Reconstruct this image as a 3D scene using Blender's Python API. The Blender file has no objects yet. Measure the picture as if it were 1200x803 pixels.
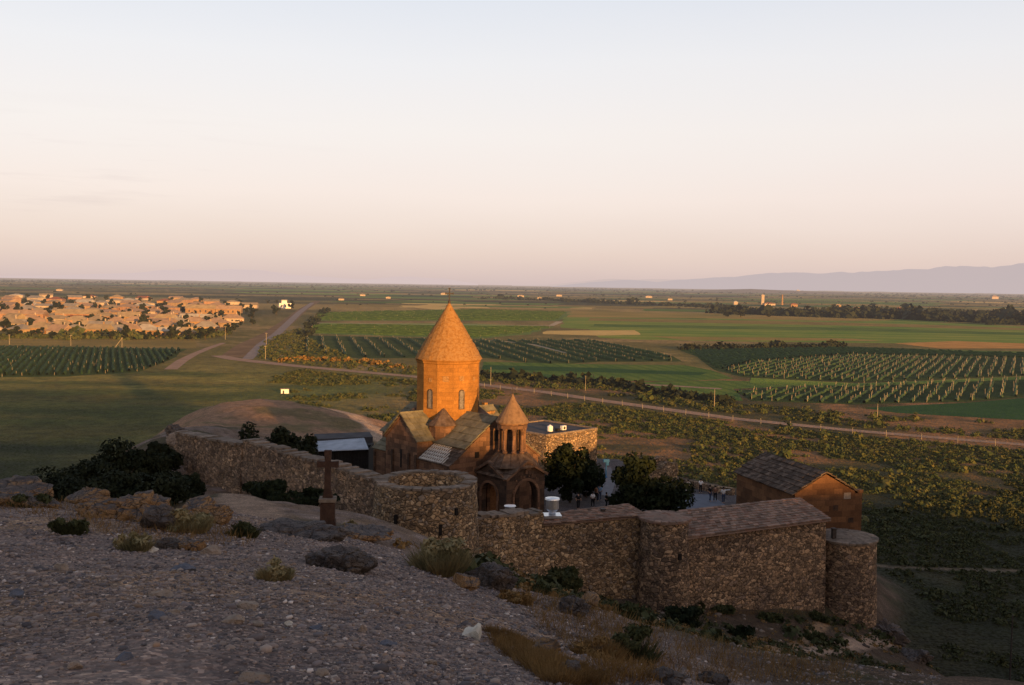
import bpy, bmesh, math, random
import numpy as np
from mathutils import Vector, Matrix, Euler
random.seed(7); rng = np.random.default_rng(7)
R = math.radians
scn = bpy.context.scene
COL = scn.collection
# ------------------------------------------------------------------ camera
CAMZ, F = 23.5, 1167.0
PITCH, ROLL = R(3.31), R(0.89)
_f = np.array([0, math.cos(PITCH), -math.sin(PITCH)])
_r0 = np.array([1.0, 0, 0]); _u0 = np.array([0, math.sin(PITCH), math.cos(PITCH)])
_r = _r0*math.cos(ROLL) + _u0*math.sin(ROLL)
_u = -_r0*math.sin(ROLL) + _u0*math.cos(ROLL)
def ray(px, py): return _f + _r*((px-600)/F) - _u*((py-401.5)/F)
def P(px, py, Y):
    d = ray(px, py); t = Y/d[1]
    return np.array([0, 0, CAMZ]) + d*t
PZ = -12.0
def G0(px, py, z=PZ):
    d = ray(px, py); t = (z-CAMZ)/d[2]
    return np.array([0, 0, CAMZ]) + d*t
def proj(p):
    v = np.asarray(p, float) - np.array([0, 0, CAMZ])
    w = v@_f
    return 600 + F*(v@_r)/w, 401.5 - F*(v@_u)/w
cam = bpy.data.cameras.new("camera"); cam.lens = 35*1167/1166.7; cam.sensor_width = 36
cam.clip_start = 0.1; cam.clip_end = 200000
co = bpy.data.objects.new("camera", cam); COL.objects.link(co)
M = Matrix(((_r[0], _u[0], -_f[0], 0), (_r[1], _u[1], -_f[1], 0), (_r[2], _u[2], -_f[2], CAMZ), (0, 0, 0, 1)))
co.matrix_world = M
scn.camera = co
# ------------------------------------------------------------------ light
SAZ, SEL = R(28), R(6.0)
SH = np.array([math.sin(SAZ), -math.cos(SAZ)])          # horizontal direction towards the sun
SUNV = Vector((SH[0]*math.cos(SEL), SH[1]*math.cos(SEL), math.sin(SEL)))
sun = bpy.data.lights.new("sun", 'SUN'); sun.energy = 8.6; sun.angle = R(0.9); sun.color = (1.0, 0.52, 0.16)
so = bpy.data.objects.new("sun", sun); COL.objects.link(so)
so.rotation_euler = SUNV.to_track_quat('Z', 'Y').to_euler(); so.location = (60, -80, 90)
scn.view_settings.view_transform = 'Standard'; scn.view_settings.look = 'None'
scn.view_settings.exposure = 0; scn.view_settings.gamma = 1
scn.cycles.max_bounces = 5; scn.cycles.diffuse_bounces = 3; scn.cycles.use_denoising = True

# ------------------------------------------------------------------ node helpers
class NT:
    def __init__(s, tree): s.t = tree; s.n = tree.nodes; s.l = tree.links
    def node(s, typ, **kw):
        n = s.n.new(typ)
        for k, v in kw.items(): setattr(n, k, v)
        return n
    def set(s, sock, v):
        if v is None: return
        if hasattr(v, 'is_output') or isinstance(v, bpy.types.NodeSocket): s.l.new(v, sock)
        else:
            if isinstance(v, (tuple, list)) and len(v) == 3 and sock.type == 'RGBA': v = (*v, 1)
            sock.default_value = v
    def math(s, op, a, b=None, c=None, clamp=False):
        n = s.node('ShaderNodeMath', operation=op, use_clamp=clamp)
        s.set(n.inputs[0], a)
        if b is not None: s.set(n.inputs[1], b)
        if c is not None: s.set(n.inputs[2], c)
        return n.outputs[0]
    def vmath(s, op, a, b=None, out=0):
        n = s.node('ShaderNodeVectorMath', operation=op); s.set(n.inputs[0], a)
        if b is not None:
            s.set(n.inputs[3] if op == 'SCALE' else n.inputs[1], b)
        return n.outputs['Value'] if op in ('LENGTH', 'DOT_PRODUCT') else n.outputs[0]
    def mix(s, fac, a, b, blend='MIX'):
        n = s.node('ShaderNodeMix', data_type='RGBA', blend_type=blend)
        s.set(n.inputs[0], fac); s.set(n.inputs[6], a); s.set(n.inputs[7], b)
        return n.outputs[2]
    def noise(s, vec, scale, detail=4, rough=0.55, out='Fac'):
        n = s.node('ShaderNodeTexNoise'); s.set(n.inputs['Vector'], vec)
        n.inputs['Scale'].default_value = scale; n.inputs['Detail'].default_value = detail
        n.inputs['Roughness'].default_value = rough
        return n.outputs[out]
    def voro(s, vec, scale, feature='F1', out='Distance', rnd=1.0):
        n = s.node('ShaderNodeTexVoronoi', feature=feature); s.set(n.inputs['Vector'], vec)
        n.inputs['Scale'].default_value = scale
        n.inputs['Randomness'].default_value = rnd
        return n.outputs[out]
    def ramp(s, fac, stops, interp='LINEAR'):
        n = s.node('ShaderNodeValToRGB'); n.color_ramp.interpolation = interp
        e = n.color_ramp.elements
        while len(e) < len(stops): e.new(0.5)
        for el, (p, c) in zip(e, stops):
            el.position = p; el.color = (*c, 1) if len(c) == 3 else c
        s.set(n.inputs[0], fac); return n.outputs[0]
    def rng(s, v, a, b, c=0.0, d=1.0):
        n = s.node('ShaderNodeMapRange'); s.set(n.inputs[0], v)
        for i, x in enumerate((a, b, c, d)): n.inputs[i+1].default_value = x
        return n.outputs[0]
HAZE = (0.56, 0.44, 0.39)
def new_mat(name):
    m = bpy.data.materials.new(name); m.use_nodes = True
    m.node_tree.nodes.clear(); return m, NT(m.node_tree)
def finish(m, t, color, rough=0.95, bump=None, bstr=0.5, bdist=0.05, haze=False, spec=0.15, metal=0.0, normal=None):
    b = t.node('ShaderNodeBsdfPrincipled')
    t.set(b.inputs['Base Color'], color); t.set(b.inputs['Roughness'], rough)
    b.inputs['Specular IOR Level'].default_value = spec; b.inputs['Metallic'].default_value = metal
    if bump is not None:
        bp = t.node('ShaderNodeBump'); bp.inputs['Strength'].default_value = bstr
        bp.inputs['Distance'].default_value = bdist; t.set(bp.inputs['Height'], bump)
        t.l.new(bp.outputs[0], b.inputs['Normal'])
    if normal is not None: t.set(b.inputs['Normal'], normal)
    o = t.node('ShaderNodeOutputMaterial'); sh = b.outputs[0]
    if haze:   # aerial perspective: haze glow mixed into the surface by distance from the hill
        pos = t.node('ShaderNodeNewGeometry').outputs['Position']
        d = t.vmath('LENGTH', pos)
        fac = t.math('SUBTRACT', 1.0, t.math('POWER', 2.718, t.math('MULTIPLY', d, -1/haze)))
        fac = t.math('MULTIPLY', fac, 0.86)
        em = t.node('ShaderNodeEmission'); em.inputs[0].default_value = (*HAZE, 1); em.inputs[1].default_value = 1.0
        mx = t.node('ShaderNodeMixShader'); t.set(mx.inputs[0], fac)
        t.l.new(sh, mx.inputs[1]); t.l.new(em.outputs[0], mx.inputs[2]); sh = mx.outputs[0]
    t.l.new(sh, o.inputs['Surface']); return m
def grassy(t, p, k, scale=2.5):
    # stems and blades stand upright: the surface scatters like many small faces tilted every way
    nz = t.node('ShaderNodeTexNoise'); t.set(nz.inputs['Vector'], p); nz.inputs['Scale'].default_value = scale; nz.inputs['Detail'].default_value = 2
    v = t.vmath('SCALE', t.vmath('SUBTRACT', nz.outputs['Color'], (.5, .5, .5)), k)
    return t.vmath('NORMALIZE', t.vmath('ADD', t.node('ShaderNodeNewGeometry').outputs['Normal'], v))
def pos_of(t): return t.node('ShaderNodeNewGeometry').outputs['Position']
HZ = 15000.0
def mat_noise(name, stops, scale, detail=5, bump=0.0, bscale=None, haze=False, rough=0.95, spec=0.15, big=None, metal=0.0, island=0):
    m, t = new_mat(name); p = pos_of(t)
    c = t.ramp(t.noise(p, scale, detail), stops)
    if big:
        c = t.mix(t.rng(t.noise(p, big[0], 3), 0.35, 0.65), c, t.mix(1.0, c, big[1], 'MULTIPLY'))
    if island:
        ri = t.node('ShaderNodeNewGeometry').outputs['Random Per Island']
        c = t.mix(1.0, c, t.ramp(ri, [(0.0, (1-island,)*3), (0.6, (1, 1, 1)), (1.0, (1+island, 1+island*.9, 1+island*.8))]), 'MULTIPLY')
    h = t.noise(p, bscale or scale*3, 4) if bump else None
    return finish(m, t, c, rough, h, bump, 0.1, haze, spec, metal)
def mat_rubble(name, stops, scale, mortar, tint=None, haze=False, flat=1.35, bs=0.9):
    m, t = new_mat(name); p = pos_of(t)
    mp = t.node('ShaderNodeMapping'); t.set(mp.inputs[0], p); mp.inputs['Scale'].default_value = (1, 1, flat)
    w = t.vmath('ADD', mp.outputs[0], t.vmath('SCALE', t.node('ShaderNodeTexNoise').outputs[1], 0.0))
    nz = t.node('ShaderNodeTexNoise'); t.set(nz.inputs['Vector'], p); nz.inputs['Scale'].default_value = 1.6; nz.inputs['Detail'].default_value = 3
    w = t.vmath('ADD', mp.outputs[0], t.vmath('SCALE', nz.outputs['Color'], 0.22))
    sel = t.rng(t.noise(mp.outputs[0], scale*.45, 2), .50, .505)
    cellc = t.mix(sel, t.voro(w, scale*.76, 'F1', 'Color'), t.voro(w, scale*1.3, 'F1', 'Color'))
    edge = t.math('ADD', t.math('MULTIPLY', t.voro(w, scale*.76, 'DISTANCE_TO_EDGE', 'Distance'), t.math('SUBTRACT', 1.0, sel)), t.math('MULTIPLY', t.voro(w, scale*1.3, 'DISTANCE_TO_EDGE', 'Distance'), sel))
    sep = t.node('ShaderNodeSeparateColor'); t.set(sep.inputs[0], cellc)
    c = t.ramp(sep.outputs[0], stops, 'CONSTANT')
    c2 = t.ramp(t.voro(t.vmath('SCALE', w, 1.0), scale*2.1, 'F1', 'Distance'), [(0.0, (1.15, 1.12, 1.05)), (0.5, (0.75, 0.75, 0.78))])
    c = t.mix(0.3, c, t.mix(1.0, c, c2, 'MULTIPLY'))
    c = t.mix(0.25, c, t.mix(1.0, c, t.ramp(t.noise(p, 9, 3), [(0.3, (0.5, 0.5, 0.5)), (0.7, (1.5, 1.5, 1.45))]), 'MULTIPLY'))
    big = t.ramp(t.noise(p, 0.22, 4), [(0.32, (0.66, 0.66, 0.70)), (0.62, (1.14, 1.08, 1.0))])
    c = t.mix(1.0, c, big, 'MULTIPLY')
    if tint: c = t.mix(1.0, c, tint, 'MULTIPLY')
    jl = t.rng(edge, -0.02, 0.085)
    c = t.mix(jl, mortar, c)
    h = t.math('ADD', t.rng(edge, 0.0, 0.16), t.math('MULTIPLY', sep.outputs[1], 0.8))
    return finish(m, t, c, 0.95, h, bs, 0.09, haze)
def mat_ashlar(name, c1, c2, mortar, bw, bh, stain=0.5, bs=0.4, haze=False, ms=0.012):
    m, t = new_mat(name); uv = t.node('ShaderNodeUVMap').outputs[0]; p = pos_of(t)
    br = t.node('ShaderNodeTexBrick'); t.set(br.inputs['Vector'], uv)
    for k, v in (('Scale', 1.0), ('Brick Width', bw), ('Row Height', bh), ('Mortar Size', ms), ('Mortar Smooth', 0.3), ('Bias', 0.0)): br.inputs[k].default_value = v
    br.inputs['Color1'].default_value = (0, 0, 0, 1); br.inputs['Color2'].default_value = (1, 1, 1, 1); br.inputs['Mortar'].default_value = (0.5, 0.5, 0.5, 1)
    c = t.mix(br.outputs['Color'], c1, c2)
    st = t.ramp(t.noise(p, 0.7, 6, 0.65), [(0.3, (0.62, 0.62, 0.62)), (0.65, (1.15, 1.12, 1.1))])
    c = t.mix(stain, c, t.mix(1.0, c, st, 'MULTIPLY'))
    st2 = t.ramp(t.noise(p, 7, 5, 0.7), [(0.35, (0.72, 0.72, 0.72)), (0.6, (1.1, 1.1, 1.1))])
    c = t.mix(0.7, c, t.mix(1.0, c, st2, 'MULTIPLY'))
    c = t.mix(t.math('MULTIPLY', br.outputs['Fac'], 0.7), c, mortar)
    h = t.math('SUBTRACT', t.math('MULTIPLY', t.noise(p, 8, 4), 0.6), br.outputs['Fac'])
    return finish(m, t, c, 0.9, h, bs, 0.04, haze)
def mat_rock(name, side, topc, scale):
    m, t = new_mat(name); p = pos_of(t)
    c = t.ramp(t.noise(p, scale, 9, .65), side); tc = t.ramp(t.noise(p, scale*1.7, 9, .7), topc)
    nz = t.node('ShaderNodeSeparateXYZ'); t.set(nz.inputs[0], t.node('ShaderNodeNewGeometry').outputs['Normal'])
    f = t.rng(t.math('ADD', nz.outputs[2], t.math('MULTIPLY', t.math('SUBTRACT', t.noise(p, scale*1.2, 5), .5), 1.4)), .45, .85)
    c = t.mix(f, c, tc)
    cr = t.rng(t.voro(t.vmath('ADD', p, t.vmath('SCALE', t.noise(p, scale, 3, .6, 'Color'), .5)), scale*1.3, 'DISTANCE_TO_EDGE'), 0, .05)
    c = t.mix(t.math('MULTIPLY', t.math('SUBTRACT', 1.0, cr), .6), c, (.03, .025, .022))
    h = t.math('ADD', t.math('MULTIPLY', t.noise(p, scale*4, 8, .7), 1.5), t.math('MULTIPLY', cr, .35))
    return finish(m, t, c, .95, h, 1.0, .12)
def mat_plain(name, col, rough=0.8, haze=False, spec=0.2, metal=0.0, var=0.35, scale=6):
    lo = tuple(x*(1-var) for x in col); hi = tuple(min(1, x*(1+var)) for x in col)
    return mat_noise(name, [(0.3, lo), (0.7, hi)], scale, haze=haze, rough=rough, spec=spec, metal=metal)
def mat_leaf(name, stops, haze=False, sc=1.2):
    m, t = new_mat(name); p = pos_of(t)
    c = t.ramp(t.noise(p, sc, 4, 0.7), stops)
    return finish(m, t, c, 0.8, haze=haze, spec=0.1)

# ------------------------------------------------------------------ mesh helpers
def auto_uv(me):
    n = len(me.loops)
    if not n: return
    co_ = np.empty(len(me.vertices)*3); me.vertices.foreach_get('co', co_); co_ = co_.reshape(-1, 3)
    li = np.empty(n, dtype=np.int32); me.loops.foreach_get('vertex_index', li)
    fn = np.empty(len(me.polygons)*3); me.polygons.foreach_get('normal', fn); fn = fn.reshape(-1, 3)
    lt = np.empty(len(me.polygons), dtype=np.int32); me.polygons.foreach_get('loop_total', lt)
    nf = np.repeat(fn, lt, axis=0); p = co_[li]
    tx, ty = -nf[:, 1], nf[:, 0]; L = np.sqrt(tx**2+ty**2)
    fl = L < 0.35; Ls = np.maximum(L, 1e-6)
    u = np.where(fl, p[:, 0], (p[:, 0]*tx + p[:, 1]*ty)/Ls)
    v = np.where(fl, p[:, 1], p[:, 2]/np.maximum(L, 0.35))
    uv = me.uv_layers.new(name='UVMap'); uv.data.foreach_set('uv', np.stack([u, v], 1).ravel())
def np_mesh(name, v, f, uv=True):
    v = np.asarray(v, dtype=np.float32); f = np.asarray(f, dtype=np.int32); k = f.shape[1]
    me = bpy.data.meshes.new(name); me.vertices.add(len(v)); me.vertices.foreach_set('co', v.ravel())
    me.loops.add(f.size); me.loops.foreach_set('vertex_index', f.ravel())
    me.polygons.add(len(f)); me.polygons.foreach_set('loop_start', np.arange(0, f.size, k, dtype=np.int32))
    me.update(calc_edges=True)
    if uv: auto_uv(me)
    return me
def link(name, me, mat, parent=None, loc=None):
    o = bpy.data.objects.new(name, me); COL.objects.link(o)
    if mat is not None and not me.materials: me.materials.append(mat)
    if loc is not None: o.location = [float(x) for x in loc]
    if parent is not None: o.parent = parent
    return o
def tag(o, label, cat, group=None, kind=None):
    if label: o['label'] = label
    if cat: o['category'] = cat
    if group: o['group'] = group
    if kind: o['kind'] = kind
    return o
def thing(name, label, cat, loc=(0, 0, 0), group=None):
    o = bpy.data.objects.new(name, None); COL.objects.link(o); o.empty_display_size = 0.3
    o.location = [float(x) for x in loc]; return tag(o, label, cat, group)
def wloc(o):
    v = Vector(o.location)
    while o.parent: o = o.parent; v = v + Vector(o.location)
    return v
class MB:
    """collects shapes in world (or local) coordinates, builds one mesh object"""
    def __init__(s): s.v = []; s.f = []
    def add(s, vs, fs):
        b = len(s.v); s.v += [tuple(float(c) for c in x) for x in vs]; s.f += [tuple(i+b for i in f) for f in fs]; return s
    def hexa(s, c):   # 8 corners: bottom 4 ccw, top 4 ccw
        return s.add(c, [(3, 2, 1, 0), (4, 5, 6, 7), (0, 1, 5, 4), (1, 2, 6, 5), (2, 3, 7, 6), (3, 0, 4, 7)])
    def box(s, c, sx, sy, sz, ax=(1, 0), z0=None):
        """centre c (x,y), z from z0 to z0+sz, rotated so local x points along ax"""
        ax = np.array(ax, float); ax /= np.linalg.norm(ax); ay = np.array([-ax[1], ax[0]])
        c = np.asarray(c, float); z0 = c[2] if z0 is None else z0
        q = [c[:2]+ax*sx/2*a+ay*sy/2*b for a, b in ((-1, -1), (1, -1), (1, 1), (-1, 1))]
        return s.hexa([(*p, z0) for p in q] + [(*p, z0+sz) for p in q])
    def prism(s, outline, ext):
        """outline: list of 3d points (planar), ext: extrusion vector"""
        n = len(outline); o = [np.asarray(p, float) for p in outline]; e = np.asarray(ext, float)
        return s.add(o + [p+e for p in o], [tuple(range(n))[::-1], tuple(range(n, 2*n))] + [(i, (i+1) % n, n+(i+1) % n, n+i) for i in range(n)])
    def lathe(s, c, prof, n=16, ph=0.0, cap=True, apex=None):
        """prof: list of (r,z)"""
        c = np.asarray(c, float); b = []
        for r, z in prof:
            for k in range(n):
                a = ph+2*math.pi*k/n; b.append((c[0]+r*math.cos(a), c[1]+r*math.sin(a), z))
        fs = []
        for i in range(len(prof)-1):
            for k in range(n):
                k2 = (k+1) % n; fs.append((i*n+k, i*n+k2, (i+1)*n+k2, (i+1)*n+k))
        if cap: fs.append(tuple(range(n))[::-1]); fs.append(tuple(range((len(prof)-1)*n, len(prof)*n)))
        return s.add(b, fs)
    def bar(s, a, b, r, n=6, r2=None):
        a, b = np.asarray(a, float), np.asarray(b, float); d = b-a; L = np.linalg.norm(d); d /= max(L, 1e-6)
        h = np.array([0, 0, 1.0]) if abs(d[2]) < 0.9 else np.array([1.0, 0, 0]); x = np.cross(d, h); x /= np.linalg.norm(x); y = np.cross(d, x)
        r2 = r if r2 is None else r2; vs = []
        for p, rr in ((a, r), (b, r2)):
            for k in range(n):
                t = 2*math.pi*k/n; vs.append(p+rr*(x*math.cos(t)+y*math.sin(t)))
        return s.add(vs, [tuple(range(n)), tuple(range(n, 2*n))[::-1]] + [(k, n+k, n+(k+1) % n, (k+1) % n) for k in range(n)])
    def slabs(s, p00, p10, p11, p01, nu, nv, th=0.07, jit=0.03, gap=0.02, lift=0.0):
        """roof of separate slabs laid on the quad (u along p00->p10, v up the slope)"""
        p00, p10, p11, p01 = [np.asarray(p, float) for p in (p00, p10, p11, p01)]
        nrm = np.cross(p10-p00, p01-p00); nrm /= np.linalg.norm(nrm)
        if nrm[2] < 0: nrm = -nrm
        def q(u, v): return (p00*(1-u)+p10*u)*(1-v) + (p01*(1-u)+p11*u)*v
        for j in range(nv):
            off = random.uniform(-0.4, 0.4)
            us = [0] + [min(0.98, max(0.02, (i+off*0.5+random.uniform(-.15, .15))/nu)) for i in range(1, nu)] + [1]
            for i in range(nu):
                u0, u1 = us[i]+gap/nu, us[i+1]-gap/nu; v0, v1 = j/nv+gap/nv*.5, (j+1)/nv+0.12/nv
                v1 = min(v1, 1.0)
                hh = lift + random.uniform(0, jit); tl = th*0.9
                c = [q(u0, v0), q(u1, v0), q(u1, v1), q(u0, v1)]
                lo = [p + nrm*(hh + (tl if k < 2 else 0.0)) for k, p in enumerate(c)]
                s.hexa([p - nrm*0.03 for p in lo] + [p + nrm*th for p in lo])
        return s
    def mesh(s, name, origin=(0, 0, 0), smooth=False):
        me = bpy.data.meshes.new(name); o = origin
        me.from_pydata([(x-o[0], y-o[1], z-o[2]) for x, y, z in s.v], [], s.f)
        bm = bmesh.new(); bm.from_mesh(me); bmesh.ops.recalc_face_normals(bm, faces=bm.faces)
        bm.to_mesh(me); bm.free()
        if smooth: me.polygons.foreach_set('use_smooth', [True]*len(me.polygons))
        auto_uv(me); return me
    def build(s, name, mat, parent=None, smooth=False, label=None):
        o = link(name, s.mesh(name, wloc(parent) if parent else (0, 0, 0), smooth), mat, parent)
        if label: o['label'] = label
        return o
    def top(s, name, mat, loc, label, cat, group=None, smooth=False):
        o = link(name, s.mesh(name, loc, smooth), mat, None, loc); return tag(o, label, cat, group)
# ---- numpy noise
def _hash(ix, iy, seed):
    h = (ix*374761393 + iy*668265263 + seed*982451653) & 0x7fffffff
    h = ((h ^ (h >> 13))*1274126177) & 0x7fffffff
    return ((h ^ (h >> 16)) & 0xffff)/65535.0
def vnoise(x, y, seed=0):
    ix = np.floor(x).astype(np.int64); iy = np.floor(y).astype(np.int64); fx = x-ix; fy = y-iy
    fx = fx*fx*(3-2*fx); fy = fy*fy*(3-2*fy)
    a = _hash(ix, iy, seed); b = _hash(ix+1, iy, seed); c = _hash(ix, iy+1, seed); d = _hash(ix+1, iy+1, seed)
    return (a*(1-fx)+b*fx)*(1-fy) + (c*(1-fx)+d*fx)*fy - 0.5
def fbm(x, y, oct=4, seed=0, gain=0.5):
    s = 0; a = 1.0
    for i in range(oct):
        s = s + a*vnoise(x*2**i + 17.3*i, y*2**i - 9.1*i, seed+i); a *= gain
    return s
def sstep(x, a, b):
    t = np.clip((x-a)/(b-a), 0, 1); return t*t*(3-2*t)
def in_poly(x, y, poly):
    ins = np.zeros(np.shape(x), bool); n = len(poly); j = n-1
    for i in range(n):
        xi, yi = poly[i][:2]; xj, yj = poly[j][:2]
        c = ((yi > y) != (yj > y)) & (x < (xj-xi)*(y-yi)/((yj-yi) if yj != yi else 1e-9)+xi)
        ins ^= c; j = i
    return ins
def seg_dist(x, y, pts):
    d = np.full(np.shape(x), 1e9)
    for (x0, y0), (x1, y1) in zip(pts[:-1], pts[1:]):
        dx, dy = x1-x0, y1-y0; L = dx*dx+dy*dy
        t = np.clip(((x-x0)*dx+(y-y0)*dy)/L, 0, 1)
        d = np.minimum(d, np.hypot(x-x0-t*dx, y-y0-t*dy))
    return d
# ------------------------------------------------------------------ terrain height
ctrl = []
for px, py, d in [  # where the ground of the hill shows in the photo
    (0, 803, 4.2), (300, 803, 4.2), (600, 803, 4.4), (680, 803, 5.0), (0, 720, 7), (300, 720, 7), (520, 740, 7), (0, 660, 11.5), (250, 665, 12),
    (450, 690, 11), (560, 700, 12), (120, 630, 17), (300, 630, 18), (430, 655, 18), (60, 592, 26), (200, 600, 25), (330, 612, 28), (420, 628, 30),
    (510, 662, 24), (600, 690, 22), (650, 740, 14), (720, 803, 9), (383, 613, 45), (440, 620, 46), (300, 600, 48), (270, 580, 66), (250, 572, 88), (330, 592, 76), (400, 612, 62), (450, 622, 60),
    (540, 655, 60), (600, 680, 50), (690, 705, 58), (660, 745, 30), (755, 714, 77), (805, 722, 76), (880, 722, 80), (955, 722, 84), (1000, 738, 85.5), (1026, 726, 88),
    (760, 770, 42), (840, 803, 40), (850, 750, 64), (930, 765, 70), (960, 795, 60), (1040, 745, 86), (1080, 775, 82), (1110, 803, 78), (1040, 795, 70)]:
    ctrl.append(tuple(P(px, py, d)))
ctrl += [(-6, 64, 4.2), (0, 66, 3.0), (-15, 85, 2), (5, 90, 0), (20, 100, 0), (10, 125, 0), (-15, 115, 0), (-22, 100, 1), (31, 105, 0), (30, 95, -2), (35, 116, -4), (15, 135, -1),
         (34.6, 88, -9.5), (37, 90.5, -11.5), (38.5, 95, -11.8), (36, 99, -9), (40, 88, -12.5), (41, 100, -13), (43.5, 92, -13), (46, 84, -12), (47, 107, -13.5), (46, 128, -13.5), (25, 142, -13), (5, 148, -13), (70, 85, -15), (65, 60, -12), (54, 74, -12.5), (90, 40, -6), (40, 55, 0), (30, 35, 8), (60, 20, 9), (15, 15, 17), (25, 8, 17.5), (80, 140, -15), (60, 180, -16), (0, 185, -15),
         (-46, 150, 3), (-38, 138, 3), (-52, 165, 1.8), (-30, 165, 2.2), (-20, 145, 1.5), (-40, 176, 1.5), (-60, 178, -3), (-28, 184, -3), (-10, 165, -4), (-30, 112, 5), (-36, 98, 7), (-40, 115, 6), (-45, 135, 3.5), (-33, 90, 3.5),
         (-58, 150, -4.5), (-75, 165, -12.5), (-54, 130, -6), (-52, 108, -4), (-50, 90, -8), (-42, 70, -2), (-32, 62, 4), (-70, 120, -14), (-70, 80, -15), (-60, 50, -9), (-40, 40, 4), (-25, 40, 10.5), (-45, 25, 10), (-70, 20, -3), (-95, 60, -16), (-110, 120, -16), (-90, 195, -15), (-40, 205, -15), (-100, 0, -12),
         (0, 0, 21.9), (-12, 2, 21.0), (12, 0, 21.5), (0, -15, 23), (-25, -10, 20), (25, -15, 22), (0, -50, 24), (-50, -50, 14), (50, -40, 22), (-110, -60, -8), (110, 0, 4), (120, 60, -12), (130, 120, -16), (0, -150, 14), (120, -100, 14)]
ctrl = np.array(ctrl)
def _U(r2): return np.where(r2 > 0, 0.5*r2*np.log(np.maximum(r2, 1e-12)), 0)
_n = len(ctrl); _d2 = ((ctrl[:, None, :2]-ctrl[None, :, :2])**2).sum(-1)
_K = _U(_d2) + np.eye(_n)*6.0; _Pm = np.hstack([np.ones((_n, 1)), ctrl[:, :2]])
_A = np.block([[_K, _Pm], [_Pm.T, np.zeros((3, 3))]])
_W = np.linalg.solve(_A, np.concatenate([ctrl[:, 2], np.zeros(3)]))
COURT = [(-4.5, 73), (-9.8, 73.5), (-31.3, 96.6), (-27, 104), (-22, 122), (-8, 136), (8, 138), (16, 134), (20, 118), (29.5, 110), (31, 98), (26.5, 89.5), (17, 82.4), (3, 78.2)]
MOUND_PATH = [tuple(P(px, py, d)[:2]) for px, py, d in [(448, 496, 140), (440, 489, 149), (420, 481, 158), (395, 477, 165), (360, 474, 168)]]
LOW_PATH = [tuple(P(px, py, d)[:2]) for px, py, d in [(1060, 733, 87), (1010, 745, 82), (960, 762, 75), (900, 782, 67), (860, 800, 60)]]
LOW_PATH2 = [tuple(P(px, py, d)[:2]) for px, py, d in [(968, 728, 84), (930, 752, 74), (890, 775, 67), (850, 795, 58)]]
WALL_PATH = [tuple(P(px, py, d)[:2]) for px, py, d in [(322, 566, 84), (300, 580, 72), (275, 592, 60), (300, 604, 50), (330, 612, 40)]]
us_ = np.array([-400, -60, 15, 30, 44, 55, 65, 88, 110, 126, 150, 175, 230, 600]); zr_ = np.array([30, 35, 36.5, 32.5, 27.6, 25, 22.5, 23.2, 17, 12.5, 7, -2, -12, -12])  # unseen ridge behind the viewpoint, crest heights shaped to cast the shade
def height(x, y, detail=True):
    x = np.asarray(x, float); y = np.asarray(y, float); shp = x.shape; xf, yf = x.ravel(), y.ravel()
    h = np.empty_like(xf)
    for i in range(0, len(xf), 100000):
        a, b = xf[i:i+100000], yf[i:i+100000]
        d2 = (a[:, None]-ctrl[None, :, 0])**2 + (b[:, None]-ctrl[None, :, 1])**2
        h[i:i+100000] = _U(d2)@_W[:_n] + _W[_n] + _W[_n+1]*a + _W[_n+2]*b
    h = h.reshape(shp); r = np.hypot(x, y)
    lim = sstep(np.hypot(x+5, (y-60)*0.85), 105, 145)
    h = h*(1-lim) + (PZ-3)*lim
    k = 0.8; m = np.maximum(h, PZ); h = m + k*np.log(np.exp(np.clip((h-m)/k, -40, 0))+np.exp(np.clip((PZ-m)/k, -40, 0))) - 0.0
    h = np.where(h < PZ+0.02, PZ, h)
    onhill = sstep(h, PZ+0.4, PZ+4)
    u = x*math.cos(SAZ)+y*math.sin(SAZ); w = x*SH[0]+y*SH[1]
    rid = np.interp(u, us_, zr_)
    rz = PZ + (rid+1.2*fbm(u/9, w*0+3, 3, 5)-PZ)*np.exp(-((w-105)/38)**2)
    rz = np.where(w > 12, rz, PZ)
    h = np.maximum(h, rz)
    if detail:
        near = np.exp(-r/60)
        h = h + onhill*((0.5-0.3*sstep(x-0.05*y, -2, 4))*fbm(x/6, y/6, 4, 11)*sstep(r, 10, 40) + 0.16*fbm(x/1.7, y/1.7, 4, 21) + 0.05*fbm(x/0.35, y/0.35, 3, 31)*near)
    back = (y > 98) & (x > -14) & (y > 150-2.2*x-35)
    h = np.where(back, np.minimum(h, np.maximum(-0.6-0.25*np.maximum(0, y-136), PZ)), h)
    ins = in_poly(x, y, COURT)
    h = np.where(ins, 0.0, h)
    return h
def H(x, y): return float(height(np.array([x]), np.array([y]))[0])
def ground(px, py, dmin=3.0, dmax=2500.0):
    d = ray(px, py); ts = np.concatenate([np.geomspace(dmin, 250, 900), np.geomspace(251, dmax, 100)])
    pts = np.array([0, 0, CAMZ])[None] + d[None]*ts[:, None]
    hh = height(pts[:, 0], pts[:, 1]); below = np.nonzero(pts[:, 2] < hh)[0]
    i = below[0] if len(below) else len(ts)-1
    return np.array([pts[i, 0], pts[i, 1], hh[i]])
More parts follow.
